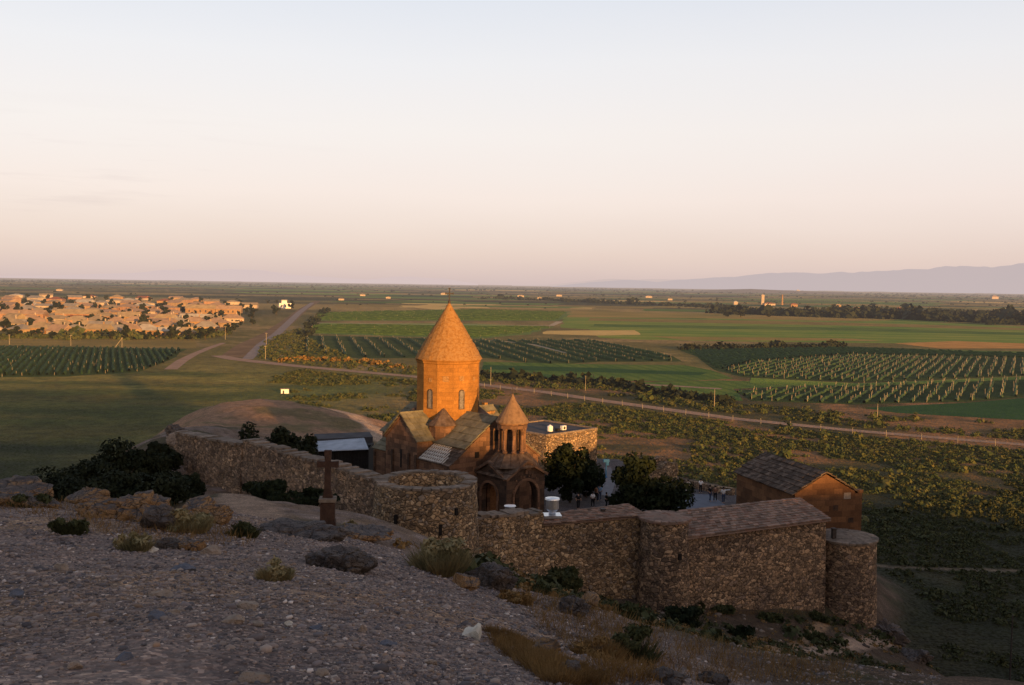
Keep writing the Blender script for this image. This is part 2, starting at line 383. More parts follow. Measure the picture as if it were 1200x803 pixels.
# ------------------------------------------------------------------ terrain mesh (polar grid round the viewpoint)
th = np.concatenate([np.arange(-180, -34, 2.0), np.arange(-34, 34, 0.1), np.arange(34, 180, 2.0)])
th = np.radians(th); nth = len(th)
rr = np.concatenate([[0.0, 1.0, 1.8], np.exp(np.arange(math.log(2.6), math.log(260), 0.0085)), np.geomspace(265, 800, 60), np.geomspace(830, 90000, 60)])
nr = len(rr)
TX = rr[:, None]*np.sin(th)[None]; TY = rr[:, None]*np.cos(th)[None]
TH = height(TX, TY)
onh = sstep(TH, PZ+0.15, PZ+1.5)
def L3(c): return np.array(c)[None, None, :]
def mixc(a, b, f): return a*(1-f[..., None]) + b*f[..., None]
cs = np.broadcast_to(L3((0.135, 0.115, 0.036)), TX.shape+(3,)).copy()
n1 = fbm(TX/60, TY/60, 4, 3); n2 = fbm(TX/14, TY/14, 4, 7); n3 = fbm(TX/400, TY/250, 4, 9)
cs = mixc(cs, L3((0.24, 0.17, 0.07)), sstep(n1+0.5*n2, 0.0, 0.5))
cs = mixc(cs, L3((0.07, 0.10, 0.024)), sstep(n3, 0.02, 0.3)*0.8)
rad = np.hypot(TX, TY)
cs = mixc(cs, L3((0.28, 0.20, 0.07)), sstep(fbm(TX/900, TY/300, 3, 19), 0.0, 0.25)*sstep(rad, 700, 1200)*0.85)
cs = mixc(cs, L3((0.026, 0.034, 0.014)), sstep(fbm(TX/1100, TY/240, 4, 29), 0.06, 0.2)*sstep(rad, 800, 1300)*0.85)
cs = mixc(cs, L3((0.34, 0.25, 0.12)), sstep(fbm(TX/1600, TY/350, 3, 39), 0.2, 0.3)*sstep(rad, 900, 1500)*0.8)
# left meadow grass: hill's shade nearby and golden light beyond put into its colour
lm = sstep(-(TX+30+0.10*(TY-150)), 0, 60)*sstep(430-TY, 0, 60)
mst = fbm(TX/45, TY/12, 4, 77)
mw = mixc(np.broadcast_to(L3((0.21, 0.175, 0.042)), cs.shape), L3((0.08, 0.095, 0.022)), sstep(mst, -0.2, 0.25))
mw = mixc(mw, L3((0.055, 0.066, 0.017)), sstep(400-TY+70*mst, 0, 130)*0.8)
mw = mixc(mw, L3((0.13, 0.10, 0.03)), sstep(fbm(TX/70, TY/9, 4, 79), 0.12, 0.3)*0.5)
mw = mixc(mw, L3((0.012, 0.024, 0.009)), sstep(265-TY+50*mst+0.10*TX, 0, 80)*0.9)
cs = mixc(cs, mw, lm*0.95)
# scrub land with bare earth
sc = sstep(TX+60, 0, 60)*sstep(430-TY, 0, 60)
cs = mixc(cs, mixc(np.broadcast_to(L3((0.075, 0.064, 0.025)), cs.shape), L3((0.19, 0.105, 0.05)), sstep(n1+0.8*n2, -0.05, 0.3)), sc)
# low meadow to the right of the fort, hill's shade painted into its colour
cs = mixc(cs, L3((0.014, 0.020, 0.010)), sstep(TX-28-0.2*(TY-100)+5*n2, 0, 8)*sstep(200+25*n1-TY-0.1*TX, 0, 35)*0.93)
# the hill
hill = np.broadcast_to(L3((0.205, 0.160, 0.142)), cs.shape).copy()
f1 = fbm(TX/3.5, TY/3.5, 4, 41); f2 = fbm(TX/1.1, TY/1.1, 4, 43)
hill = mixc(hill, L3((0.27, 0.185, 0.12)), sstep(f1+0.4*f2, 0.1, 0.5)*0.75)
hill = mixc(hill, L3((0.155, 0.130, 0.125)), sstep(-f1+0.5*f2, 0.1, 0.5)*0.7)
gr = sstep(rad, 20, 60)
hill = mixc(hill, L3((0.125, 0.085, 0.054)), gr*0.85*sstep(f2+f1, -0.5, 0.3))
hill = mixc(hill, L3((0.04, 0.042, 0.018)), gr*sstep(fbm(TX/5, TY/5, 4, 51), 0.05, 0.3)*0.75)
# slope right of the gravel: dry grass and earth
sl = sstep(TX-0.07*TY-0.6+0.8*f1, 0.0, 2.0)*sstep(rad, 5, 12)
hill = mixc(hill, L3((0.066, 0.046, 0.031)), sl*0.93)
hill = mixc(hill, L3((0.115, 0.088, 0.068)), sl*sstep(fbm(TX/4, TY/4, 4, 63), 0.1, 0.3)*0.6)
hill = mixc(hill, L3((0.042, 0.042, 0.022)), sl*sstep(fbm(TX/2.5, TY/2.5, 3, 61), -0.05, 0.2)*0.8)
mound = sstep(TX+75, 0, 10)*sstep(-TX-8, 0, 8)*sstep(TY-118, 0, 8)
hill = mixc(hill, mixc(np.broadcast_to(L3((0.27, 0.165, 0.10)), cs.shape), L3((0.15, 0.115, 0.055)), sstep(fbm(TX/6, TY/6, 4, 71), 0.0, 0.3)), mound*0.9)
for pth, wd, c in ((MOUND_PATH, 1.6, (0.36, 0.27, 0.20)), (LOW_PATH, 0.8, (0.38, 0.28, 0.21)), (LOW_PATH2, 0.45, (0.28, 0.19, 0.115)), (WALL_PATH, 1.2, (0.26, 0.19, 0.14))):
    dd = seg_dist(TX, TY, pth) + 0.35*f2*wd
    hill = mixc(hill, L3(c), sstep(-dd, -wd*1.5, -wd*0.6))
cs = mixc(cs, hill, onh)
ins = in_poly(TX, TY, COURT)
cs[ins] = (0.10, 0.092, 0.097)
# pale track on the dark meadow
tr = [tuple(G0(x, y)[:2]) for x, y in [(1020, 664), (1100, 667), (1230, 670)]]
cs = mixc(cs, L3((0.16, 0.12, 0.085)), sstep(-seg_dist(TX, TY, tr), -0.9, -0.3)*(1-onh))
cs = cs*(1+0.35*n2*(1-onh))[..., None]; cs = np.clip(cs, 0.005, 0.9)
V = np.stack([TX, TY, TH], -1).reshape(-1, 3)
I, J = np.meshgrid(np.arange(nr-1), np.arange(nth), indexing='ij'); J2 = (J+1) % nth
Fq = np.stack([I*nth+J, I*nth+J2, (I+1)*nth+J2, (I+1)*nth+J], -1).reshape(-1, 4)[:, ::-1]
tme = np_mesh('ground', V, Fq, uv=False)
at = tme.color_attributes.new('Col', 'FLOAT_COLOR', 'POINT')
at.data.foreach_set('color', np.concatenate([cs.reshape(-1, 3), onh.reshape(-1, 1)], 1).astype(np.float32).ravel())
tme.polygons.foreach_set('use_smooth', [True]*len(tme.polygons))
m, t = new_mat('ground'); p = pos_of(t)
an = t.node('ShaderNodeAttribute', attribute_name='Col'); col = an.outputs['Color']; hillf = an.outputs['Alpha']
# gravel: small stones of many greys
vc = t.voro(p, 34, 'F1', 'Color'); sp = t.node('ShaderNodeSeparateColor'); t.set(sp.inputs[0], vc)
g1 = t.ramp(sp.outputs[0], [(0.0, (0.35, 0.36, 0.4)), (0.35, (0.8, 0.78, 0.8)), (0.7, (1.1, 1.02, 0.95)), (0.9, (1.9, 1.75, 1.6)), (1.0, (2.6, 2.5, 2.3))])
vc2 = t.voro(p, 15, 'F1', 'Color'); sp2 = t.node('ShaderNodeSeparateColor'); t.set(sp2.inputs[0], vc2)
g2 = t.ramp(sp2.outputs[0], [(0.0, (0.55, 0.56, 0.6)), (0.5, (0.95, 0.95, 0.95)), (1.0, (1.45, 1.35, 1.25))])
g = t.mix(0.6, (1, 1, 1), t.mix(1.0, g1, g2, 'MULTIPLY'))
nn = t.ramp(t.noise(p, 0.9, 6, 0.7), [(0.3, (0.6, 0.6, 0.62)), (0.7, (1.35, 1.32, 1.25))])
hillc = t.mix(1.0, t.mix(1.0, col, g, 'MULTIPLY'), nn, 'MULTIPLY')
pn = t.ramp(t.noise(p, 0.25, 7, 0.75), [(0.3, (0.45, 0.5, 0.5)), (0.7, (1.6, 1.5, 1.35))])
plc = t.mix(1.0, col, pn, 'MULTIPLY')
c = t.mix(hillf, plc, hillc)
hb = t.math('ADD', t.math('MULTIPLY', t.voro(p, 16), -0.5), t.math('ADD', t.math('MULTIPLY', t.voro(p, 5.5), -0.8), t.math('MULTIPLY', t.noise(p, 1.3, 6, 0.7), 3.0)))
bp = t.node('ShaderNodeBump'); bp.inputs['Strength'].default_value = 0.8; bp.inputs['Distance'].default_value = 0.07; t.set(bp.inputs['Height'], hb)
gn = grassy(t, p, 4.5); mxn = t.node('ShaderNodeMix', data_type='VECTOR'); t.set(mxn.inputs[0], hillf); t.set(mxn.inputs[4], gn); t.set(mxn.inputs[5], bp.outputs[0])
finish(m, t, c, 0.97, None, haze=HZ, spec=0.08, normal=mxn.outputs[1])
tag(link('ground', tme, m), None, None, kind='structure')
# ------------------------------------------------------------------ world
w = bpy.data.worlds.new("World"); scn.world = w; w.use_nodes = True; w.node_tree.nodes.clear(); t = NT(w.node_tree)
dirv = t.node('ShaderNodeTexCoord').outputs['Generated']
sx = t.node('ShaderNodeSeparateXYZ'); t.set(sx.inputs[0], dirv); zz = sx.outputs['Z']
warp = t.math('ADD', zz, t.math('MULTIPLY', t.math('SUBTRACT', t.noise(t.vmath('MULTIPLY', dirv, (2, 2, 9)), 2.2, 4), 0.5), 0.02))
sky = t.ramp(t.math('MAXIMUM', warp, 0.0), [(0.0, (0.65, 0.515, 0.515)), (0.03, (0.75, 0.59, 0.56)), (0.085, (0.89, 0.74, 0.70)), (0.15, (0.91, 0.82, 0.785)), (0.215, (0.865, 0.83, 0.835)), (0.29, (0.745, 0.765, 0.83)), (0.5, (0.34, 0.38, 0.48)), (1.0, (0.18, 0.22, 0.32))])
cl = t.noise(t.vmath('MULTIPLY', dirv, (3, 3, 42)), 1.6, 5, .6)
clm = t.math('MULTIPLY', t.math('MULTIPLY', t.rng(cl, .56, .72), t.rng(zz, .02, .07)), t.rng(zz, .17, .10))
sxx = t.node('ShaderNodeSeparateXYZ'); t.set(sxx.inputs[0], dirv); clm = t.math('MULTIPLY', clm, t.rng(sxx.outputs[0], -.1, -.42))
sky = t.mix(t.math('MULTIPLY', clm, .30), sky, (.58, .45, .47))
sd = t.vmath('DOT_PRODUCT', dirv, tuple(SUNV))
glow = t.math('POWER', t.math('MAXIMUM', t.rng(sd, -0.2, 1.0), 0.0), 3.0)
glow = t.math('MULTIPLY', glow, t.rng(zz, 0.75, 0.0))
sky = t.mix(glow, sky, (1.4, 0.78, 0.40))
gz = t.rng(zz, -0.02, 0.0)
sky = t.mix(gz, (0.05, 0.04, 0.03), sky)
ns = t.node('ShaderNodeTexSky', sky_type='NISHITA'); ns.sun_disc = False; ns.sun_elevation = SEL; ns.sun_rotation = math.pi - SAZ
ns.altitude = 900; ns.dust_density = 2.0
bg1 = t.node('ShaderNodeBackground'); t.set(bg1.inputs[0], ns.outputs[0]); bg1.inputs[1].default_value = 0.03
bg2 = t.node('ShaderNodeBackground'); t.set(bg2.inputs[0], sky); bg2.inputs[1].default_value = 0.93
ad = t.node('ShaderNodeAddShader'); t.l.new(bg1.outputs[0], ad.inputs[0]); t.l.new(bg2.outputs[0], ad.inputs[1])
ow = t.node('ShaderNodeOutputWorld'); t.l.new(ad.outputs[0], ow.inputs[0])
# ------------------------------------------------------------------ materials
TAN = [(0.0, (0.045, 0.034, 0.026)), (0.16, (0.12, 0.085, 0.055)), (0.38, (0.21, 0.145, 0.085)), (0.58, (0.28, 0.195, 0.115)), (0.76, (0.155, 0.13, 0.11)), (0.88, (0.37, 0.27, 0.17)), (0.96, (0.44, 0.33, 0.21))]
GRY = [(0.0, (0.040, 0.034, 0.030)), (0.2, (0.10, 0.080, 0.062)), (0.42, (0.17, 0.13, 0.095)), (0.62, (0.23, 0.175, 0.125)), (0.8, (0.12, 0.10, 0.09)), (0.92, (0.31, 0.245, 0.18))]
M_rub = mat_rubble('rubble_masonry', [(p, tuple(c*1.2+m_*.36 for c, m_ in zip(v, (.27, .19, .115)))) for p, v in TAN], 3.3, (0.034, 0.025, 0.018))
M_rub2 = mat_rubble('rubble_masonry_grey', [(p, tuple(c*1.35+m_*.32 for c, m_ in zip(v, (.21, .16, .115)))) for p, v in GRY], 3.2, (0.030, 0.023, 0.018), tint=(1.1, .98, .86))
M_rub3 = mat_rubble('rubble_masonry_rough', [(p, tuple(c*1.15+m_*.45 for c, m_ in zip(v, (.21, .16, .115)))) for p, v in GRY], 3.2, (0.07, 0.055, 0.042), tint=(1.0, .9, .82))
M_cope = mat_noise('coping_stone', [(0.3, (0.10, 0.078, 0.062)), (0.5, (0.19, 0.145, 0.11)), (0.7, (0.25, 0.195, 0.15))], 2.5, 7, 0.6, 9, island=.25)
M_slab = mat_noise('roof_slab', [(0.25, (0.12, 0.085, 0.068)), (0.5, (0.24, 0.165, 0.125)), (0.62, (0.22, 0.12, 0.085)), (0.8, (0.33, 0.245, 0.19))], 1.6, 8, 0.5, 10, island=.4)
M_slab_dk = mat_noise('dark_porch_slab', [(0.25, (0.05, 0.034, 0.026)), (0.5, (0.105, 0.070, 0.05)), (0.8, (0.19, 0.135, 0.10))], 2.2, 8, 0.5, 10, island=.3)
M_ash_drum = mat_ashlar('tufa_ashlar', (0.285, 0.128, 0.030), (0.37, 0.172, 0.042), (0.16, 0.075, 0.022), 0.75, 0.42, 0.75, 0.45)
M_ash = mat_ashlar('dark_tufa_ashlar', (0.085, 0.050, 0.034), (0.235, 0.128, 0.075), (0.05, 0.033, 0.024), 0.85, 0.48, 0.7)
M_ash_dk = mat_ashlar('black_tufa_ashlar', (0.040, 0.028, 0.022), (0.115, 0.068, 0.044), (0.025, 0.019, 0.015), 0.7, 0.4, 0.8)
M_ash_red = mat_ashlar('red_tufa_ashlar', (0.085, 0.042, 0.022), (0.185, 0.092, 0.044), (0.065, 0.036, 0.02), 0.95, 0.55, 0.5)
M_roof_sage = mat_noise('lichen_slab_roof', [(0.3, (0.10, 0.088, 0.06)), (0.5, (0.155, 0.138, 0.092)), (0.7, (0.20, 0.178, 0.12))], 1.4, 8, 0.5, 7, island=.12)
M_cone = mat_noise('cone_slab', [(0.3, (0.19, 0.088, 0.026)), (0.47, (0.27, 0.135, 0.042)), (0.6, (0.31, 0.175, 0.068)), (0.72, (0.20, 0.098, 0.034))], 4.0, 8, 0.5, 9)
M_cone2 = mat_noise('belfry_slab', [(0.3, (0.13, 0.078, 0.045)), (0.5, (0.22, 0.135, 0.078)), (0.7, (0.16, 0.10, 0.06))], 2.0, 8, 0.5, 9)
M_roof_dk = mat_noise('dark_slab_roof', [(0.28, (0.05, 0.034, 0.026)), (0.5, (0.09, 0.064, 0.048)), (0.7, (0.165, 0.122, 0.094))], 1.8, 8, 0.6, 8, island=.35)
M_tile = mat_noise('pale_tile', [(0.3, (0.34, 0.31, 0.27)), (0.7, (0.56, 0.52, 0.46))], 4, 5)
M_felt = mat_noise('roof_felt', [(0.3, (0.04, 0.04, 0.045)), (0.7, (0.085, 0.08, 0.085))], 0.8, 6)
M_dark = mat_plain('dark_opening', (0.012, 0.010, 0.009))
M_pane = mat_plain('window_glass', (0.17, 0.15, 0.135), rough=0.25, spec=0.5)
M_wood = mat_noise('brown_wood', [(0.3, (0.16, 0.075, 0.035)), (0.7, (0.26, 0.13, 0.06))], 5, 5)
M_metal = mat_plain('galvanised_sheet', (0.62, 0.63, 0.65), rough=0.32, spec=0.5, metal=0.9, var=0.12)
M_tin = mat_noise('corrugated_tin', [(0.3, (0.30, 0.33, 0.37)), (0.7, (0.46, 0.49, 0.54))], 1.0, 6)
M_black = mat_plain('dark_timber', (0.018, 0.016, 0.015))
M_iron = mat_plain('dark_iron', (0.05, 0.04, 0.035), rough=0.6)
M_white = mat_plain('white_paint', (0.72, 0.70, 0.67), var=0.1)
M_blue = mat_plain('blue_paint', (0.03, 0.11, 0.26), var=0.15)
M_crossw = mat_noise('cross_stone', [(0.3, (0.045, 0.026, 0.019)), (0.7, (0.085, 0.048, 0.033))], 4, 6, 0.4, 14)
GT = [(0.3, (0.075, 0.07, 0.072)), (0.5, (0.145, 0.125, 0.118)), (0.7, (0.25, 0.205, 0.17))]
M_rock = mat_rock('outcrop_rock', [(0.3, (0.17, 0.105, 0.06)), (0.45, (0.40, 0.23, 0.105)), (0.6, (0.45, 0.30, 0.17)), (0.75, (0.24, 0.16, 0.105))], GT, 2.2)
M_rockdk = mat_rock('grey_rock', [(0.3, (0.07, 0.06, 0.058)), (0.5, (0.15, 0.12, 0.10)), (0.7, (0.24, 0.18, 0.13))], GT, 2.6)
M_scree = mat_noise('scree_stone', [(0.3, (0.07, 0.058, 0.05)), (0.5, (0.14, 0.11, 0.09)), (0.7, (0.26, 0.21, 0.165))], .9, 8, 0.4, 25, island=.5)
M_stone_w = mat_noise('white_stone', [(0.3, (0.42, 0.36, 0.28)), (0.7, (0.58, 0.52, 0.43))], 6, 5, 0.4, 20)
M_stone_t = mat_noise('tan_stone', [(0.3, (0.20, 0.155, 0.12)), (0.7, (0.34, 0.27, 0.21))], 8, 6, 0.5, 25)
M_stone_b = mat_noise('bluish_stone', [(0.3, (0.085, 0.09, 0.11)), (0.7, (0.15, 0.155, 0.18))], 8, 6, 0.5, 25)
M_stem = mat_plain('bark', (0.07, 0.05, 0.035))
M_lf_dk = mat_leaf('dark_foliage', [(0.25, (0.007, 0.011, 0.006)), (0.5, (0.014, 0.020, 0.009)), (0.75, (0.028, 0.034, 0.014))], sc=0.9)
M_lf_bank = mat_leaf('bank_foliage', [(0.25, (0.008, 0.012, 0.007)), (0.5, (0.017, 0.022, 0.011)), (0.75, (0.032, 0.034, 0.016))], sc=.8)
M_lf_sage = mat_leaf('sage_foliage', [(0.3, (0.11, 0.105, 0.05)), (0.5, (0.22, 0.19, 0.10)), (0.7, (0.29, 0.215, 0.10))], sc=3)
M_lf_dry = mat_leaf('dry_foliage', [(0.3, (0.12, 0.07, 0.03)), (0.5, (0.20, 0.12, 0.045)), (0.7, (0.26, 0.16, 0.06))], sc=2.5)
M_lf_mid = mat_leaf('green_foliage', [(0.3, (0.024, 0.030, 0.013)), (0.5, (0.05, 0.055, 0.023)), (0.75, (0.09, 0.085, 0.038))], sc=2)
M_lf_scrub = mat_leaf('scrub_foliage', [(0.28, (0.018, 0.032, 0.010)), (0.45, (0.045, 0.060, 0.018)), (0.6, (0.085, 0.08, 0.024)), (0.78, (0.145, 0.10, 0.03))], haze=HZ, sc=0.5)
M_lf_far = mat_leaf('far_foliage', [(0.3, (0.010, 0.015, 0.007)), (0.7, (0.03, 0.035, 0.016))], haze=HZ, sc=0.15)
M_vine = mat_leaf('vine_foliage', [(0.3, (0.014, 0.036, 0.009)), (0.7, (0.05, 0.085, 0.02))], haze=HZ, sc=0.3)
M_post = mat_plain('concrete_post', (0.27, 0.22, 0.14), haze=HZ, var=0.3)
# ------------------------------------------------------------------ foliage meshes
def leaf_cloud(n, rad, size, clumps=9, seed=0, shell=0.55, elong=1.0, base=0.0, upright=0.0):
    g = np.random.default_rng(seed); rad = np.array(rad, float)
    cc = g.normal(size=(clumps, 3)); cc /= np.linalg.norm(cc, axis=1)[:, None]; cc *= g.uniform(0.3, 1.0, (clumps, 1))
    cr = g.uniform(0.16, 0.46, clumps)
    k = g.integers(0, clumps, n); d = g.normal(size=(n, 3)); d /= np.linalg.norm(d, axis=1)[:, None]
    rr_ = cr[k]*g.uniform(shell, 1.05, n)
    pts = (cc[k] + d*rr_[:, None]); pts = pts*rad[None]; pts[:, 2] += base + rad[2]*0.92
    pts[:, 2] = np.maximum(pts[:, 2], 0.02)
    nn_ = d + g.normal(size=(n, 3))*0.6; nn_ /= np.linalg.norm(nn_, axis=1)[:, None]
    tt = np.cross(nn_, g.normal(size=(n, 3)) + np.array([0, 0, upright*3])); tt /= np.maximum(np.linalg.norm(tt, axis=1), 1e-6)[:, None]
    bb = np.cross(nn_, tt); s = size*g.uniform(0.6, 1.4, n)[:, None]
    v = np.stack([pts-tt*s*.5-bb*s*elong*.5, pts+tt*s*.5-bb*s*elong*.3, pts+tt*s*.35+bb*s*elong*.6, pts-tt*s*.5+bb*s*elong*.4], 1).reshape(-1, 3)
    return v, np.arange(4*n).reshape(-1, 4)
def blades(n, rx, ry, h, wd, seed=0, lean=0.5):
    g = np.random.default_rng(seed); a = g.uniform(0, 2*math.pi, n); q = np.sqrt(g.uniform(0, 1, n))
    b = np.stack([rx*q*np.cos(a), ry*q*np.sin(a), np.zeros(n)], 1)*0.5
    d = np.stack([np.cos(a)*q*lean+g.normal(size=n)*.2, np.sin(a)*q*lean+g.normal(size=n)*.2, np.ones(n)], 1)
    hh = h*g.uniform(0.5, 1.1, n)*(1-0.35*q); tip = b + d*hh[:, None]; mid = b + d*hh[:, None]*0.5
    mid[:, 2] += hh*0.06
    a2 = g.uniform(0, 2*math.pi, n); s = np.stack([np.cos(a2), np.sin(a2), np.zeros(n)], 1)*wd*0.5
    v = np.stack([b-s, b+s, mid+s*.8, tip, mid-s*.8], 1).reshape(-1, 3); b0 = np.arange(n)*5
    return v, np.stack([b0, b0+1, b0+2, b0+3, b0+4], 1)
def stem_mesh(h, r, nb=5, seed=0, spread=0.6):
    g = random.Random(seed); mb = MB(); mb.bar((0, 0, -0.15), (0, 0, h*0.45), r, 7, r*0.7)
    for i in range(nb):
        a = 2*math.pi*i/nb + g.uniform(-.4, .4); z = h*g.uniform(0.2, 0.45)
        mb.bar((0, 0, z), (math.cos(a)*spread*h*.5, math.sin(a)*spread*h*.5, h*g.uniform(.6, .85)), r*0.5, 5, r*0.15)
    return mb
def bush(name, label, cat, loc, rad, n, size, mat, seed, group=None, elong=1.6, clumps=9, stem=True, trunk_h=0.0, blade=0, blade_mat=None):
    o = thing(name, label, cat, loc, group)
    v, f = leaf_cloud(n, rad, size, clumps, seed, elong=elong, base=trunk_h)
    link('crown' if trunk_h else 'foliage', np_mesh('foliage', v, f, False), mat, o)
    if stem: link('trunk' if trunk_h else 'stem', stem_mesh(trunk_h+rad[2]*1.6, max(0.03, 0.05*max(rad)), 6, seed).mesh('stem'), M_stem, o)
    if blade:
        v, f = blades(blade, rad[0]*1.5, rad[1]*1.5, rad[2]*1.75, size*0.4, seed+1, 0.6)
        link('twigs', np_mesh('twigs', v, f, False), blade_mat or mat, o)
    return o
# ------------------------------------------------------------------ church
CC = np.array([-6.8, 107.0]); AX = np.array([0.65, -0.76]); AX /= np.linalg.norm(AX); BX = np.array([AX[1], -AX[0]])
def ch(a, b, z): q = CC + AX*a + BX*b; return np.array([q[0], q[1], z])
church = thing('church', 'ochre stone church with tall conical dome and columned bell turret over its porch', 'church', (CC[0], CC[1], 0))
HT, HN, LT, LN = 2.9, 3.93, 6.04, 8.2     # transept half width, nave half width, arm lengths
ZR, ZE_T, ZE_N = 9.95, 7.45, 7.2
def gable_arm(mb, ax, l0, l1, hw, ze, zr):
    f = (lambda l, s, z: ch(l, s, z)) if ax == 'a' else (lambda l, s, z: ch(s, l, z))
    mb.prism([f(l0, -hw, -0.3), f(l0, hw, -0.3), f(l0, hw, ze), f(l0, 0, zr), f(l0, -hw, ze)], f(l1, 0, 0)-f(l0, 0, 0))
wm = MB()
gable_arm(wm, 'a', -6.8, LN, HN, ZE_N, ZR)
gable_arm(wm, 'b', -6.04, LT, HT, ZE_T, ZR+0.004)
for (a0, a1, b0, b1) in ((HT+.004, LN-.006, HN-.3, 5.83), (HT+.004, LN-.006, -5.83, -HN+.3), (-5.53, -HT-.004, HN-.3, 5.83), (-5.53, -HT-.004, -5.83, -HN+.3)):
    sgn = 1 if b1 > 4 else -1; bi, bo = (b0, b1) if sgn > 0 else (b1, b0)
    o = [ch(a0, bi, -0.3), ch(a0, bo, -0.3), ch(a0, bo, 5.65), ch(a0, bi, 7.0)]
    wm.prism(o, ch(a1, 0, 0)-ch(a0, 0, 0))
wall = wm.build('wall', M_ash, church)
def roof_side(mb, ax, l0, l1, s0, z0, s1, z1, nu, nv, over=0.22):
    f = (lambda l, s, z: ch(l, s, z)) if ax == 'a' else (lambda l, s, z: ch(s, l, z))
    k = (z1-z0)/(abs(s1)-abs(s0)) if abs(s1) != abs(s0) else 0
    so = s0 + math.copysign(over, s0 if s0 else s1); zo = z0 - abs(k)*over
    mb.slabs(f(l0, so, zo+.03), f(l1, so, zo+.03), f(l1, s1, z1+.03), f(l0, s1, z1+.03), nu, nv, 0.08, 0.02)
for name, ax, l0, l1, hw, ze in (('nave_roof', 'a', -7.0, LN+.25, HN, ZE_N), ('transept_roof', 'b', -6.25, LT+.25, HT, ZE_T)):
    mb = MB()
    for s in (1, -1): roof_side(mb, ax, l0, l1, s*hw, ze, 0.0, ZR, 17, 5)
    f = (lambda l, s, z: ch(l, s, z)) if ax == 'a' else (lambda l, s, z: ch(s, l, z))
    mb.prism([f(l0, -.18, ZR-.05), f(l0, .18, ZR-.05), f(l0, .1, ZR+.19), f(l0, -.1, ZR+.19)], f(l1, 0, 0)-f(l0, 0, 0))
    mb.build(name, M_roof_sage, church)
for k, (a0, a1, sg) in enumerate(((HT, LN+.2, 1), (HT, LN+.2, -1), (-5.7, -HT, 1), (-5.7, -HT, -1))):
    lo = MB(); base = MB()
    base.slabs(ch(a0+.05, sg*6.05, 5.56), ch(a1, sg*6.05, 5.56), ch(a1, sg*3.9, 7.02), ch(a0+.05, sg*3.9, 7.02), 6, 4, 0.06, 0.01)
    lr = base.build('lean_to_roof', M_roof_dk if k == 0 else M_roof_sage, church)
    if k == 0:      # the pale lattice of tiles on the near corner bay
        q = lambda u, v: ch(a0+.15+(a1-a0-.3)*u, 6.05-2.15*v, 5.56+1.46*v+.15)
        def batten(u0, u1, v0, v1, dz):
            c = [q(u0, v0), q(u1, v0), q(u1, v1), q(u0, v1)]; lo.hexa([x+np.array([0, 0, dz-.06]) for x in c]+[x+np.array([0, 0, dz+.02]) for x in c])
        for i in range(12):
            u = .02+i*.068; v1 = .97 if i < 9 else .97-.2*(i-8)
            batten(u, u+.026, .02, v1, random.uniform(0, .01))
        for j in range(6):
            v = .03+j*.18; batten(.02, .80-.05*j-.1*random.random(), v, v+.05, .03)
        lo.build('tiles', M_tile, lr)
# squat square base and twelve sided drum
mb = MB(); mb.prism([ch(-2.75, -2.75, 7.2), ch(2.75, -2.75, 7.2), ch(2.75, 2.75, 7.2), ch(-2.75, 2.75, 7.2)], (0, 0, 2.25)); mb.build('drum_base', M_ash, church)
RD, NP = 3.40, 12
ph0 = -math.pi/2 - R(15) - 0.02      # a facet looks at the viewer
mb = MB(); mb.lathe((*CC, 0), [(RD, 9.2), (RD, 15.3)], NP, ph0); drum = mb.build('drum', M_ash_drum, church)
mb = MB(); mb.lathe((*CC, 0), [(RD+.02, 15.08), (RD+.09, 15.14), (RD+.12, 15.32), (RD+.22, 15.42), (RD+.22, 15.5), (RD-.3, 15.52)], NP, ph0); mb.build('cornice', M_ash_drum, drum)
ap = RD*math.cos(math.pi/NP)
for k in range(NP):
    an_ = ph0 + math.pi/NP + 2*math.pi*k/NP
    if k % 2 == 0: continue
    n_ = np.array([math.cos(an_), math.sin(an_)]); tg = np.array([-n_[1], n_[0]])
    def wp(s, z, o): q = CC + n_*(ap+o) + tg*s; return np.array([q[0], q[1], z])
    def arch(hw, z0, z1, o, nseg=8): return [wp(-hw, z0, o), wp(hw, z0, o)] + [wp(hw*math.cos(i*math.pi/nseg), z1-hw+hw*math.sin(i*math.pi/nseg), o) for i in range(nseg+1)]
    fr = MB()   # moulded frame built as segments round the opening
    outer, inner = arch(0.34, 10.35, 12.45, 0), arch(0.24, 10.42, 12.34, 0)
    for i in range(len(outer)):
        j = (i+1) % len(outer); e = np.array([*n_*0.07, 0])
        fr.hexa([outer[i], outer[j], inner[j], inner[i], outer[i]+e, outer[j]+e, inner[j]+e, inner[i]+e])
    wf = fr.build('window', M_roof_dk, drum)
    pn_ = MB(); pn_.prism(arch(0.235, 10.43, 12.33, -0.02), (*(n_*0.035), 0)); pn_.build('pane', M_pane, wf)
# carved slab with worn patches on the facets
for (ang, s_, z_, w_, h_) in ((0, 0.0, 13.25, .32, .3), (30, .0, 13.35, .26, .26), (-30, 0.0, 13.2, .22, .2), (60, 0, 13.3, .2, .2)):
    an_ = -math.pi/2 + R(ang) - .02; n_ = np.array([math.cos(an_), math.sin(an_)]); tg = np.array([-n_[1], n_[0]])
    c_ = CC + n_*(ap+.012); mb = MB(); mb.box((c_[0], c_[1], z_), w_*2, .03, h_*2, tg)
    for dx in (-.5, .5): q_ = CC + n_*(ap+.03)+tg*(dx*w_*1.1); mb.box((q_[0], q_[1], z_+.1), w_*.4, .03, h_*1.5, tg)
    mb.build('carved_panel', mat_plain('carved_tufa', (0.28, 0.155, 0.06)), drum)
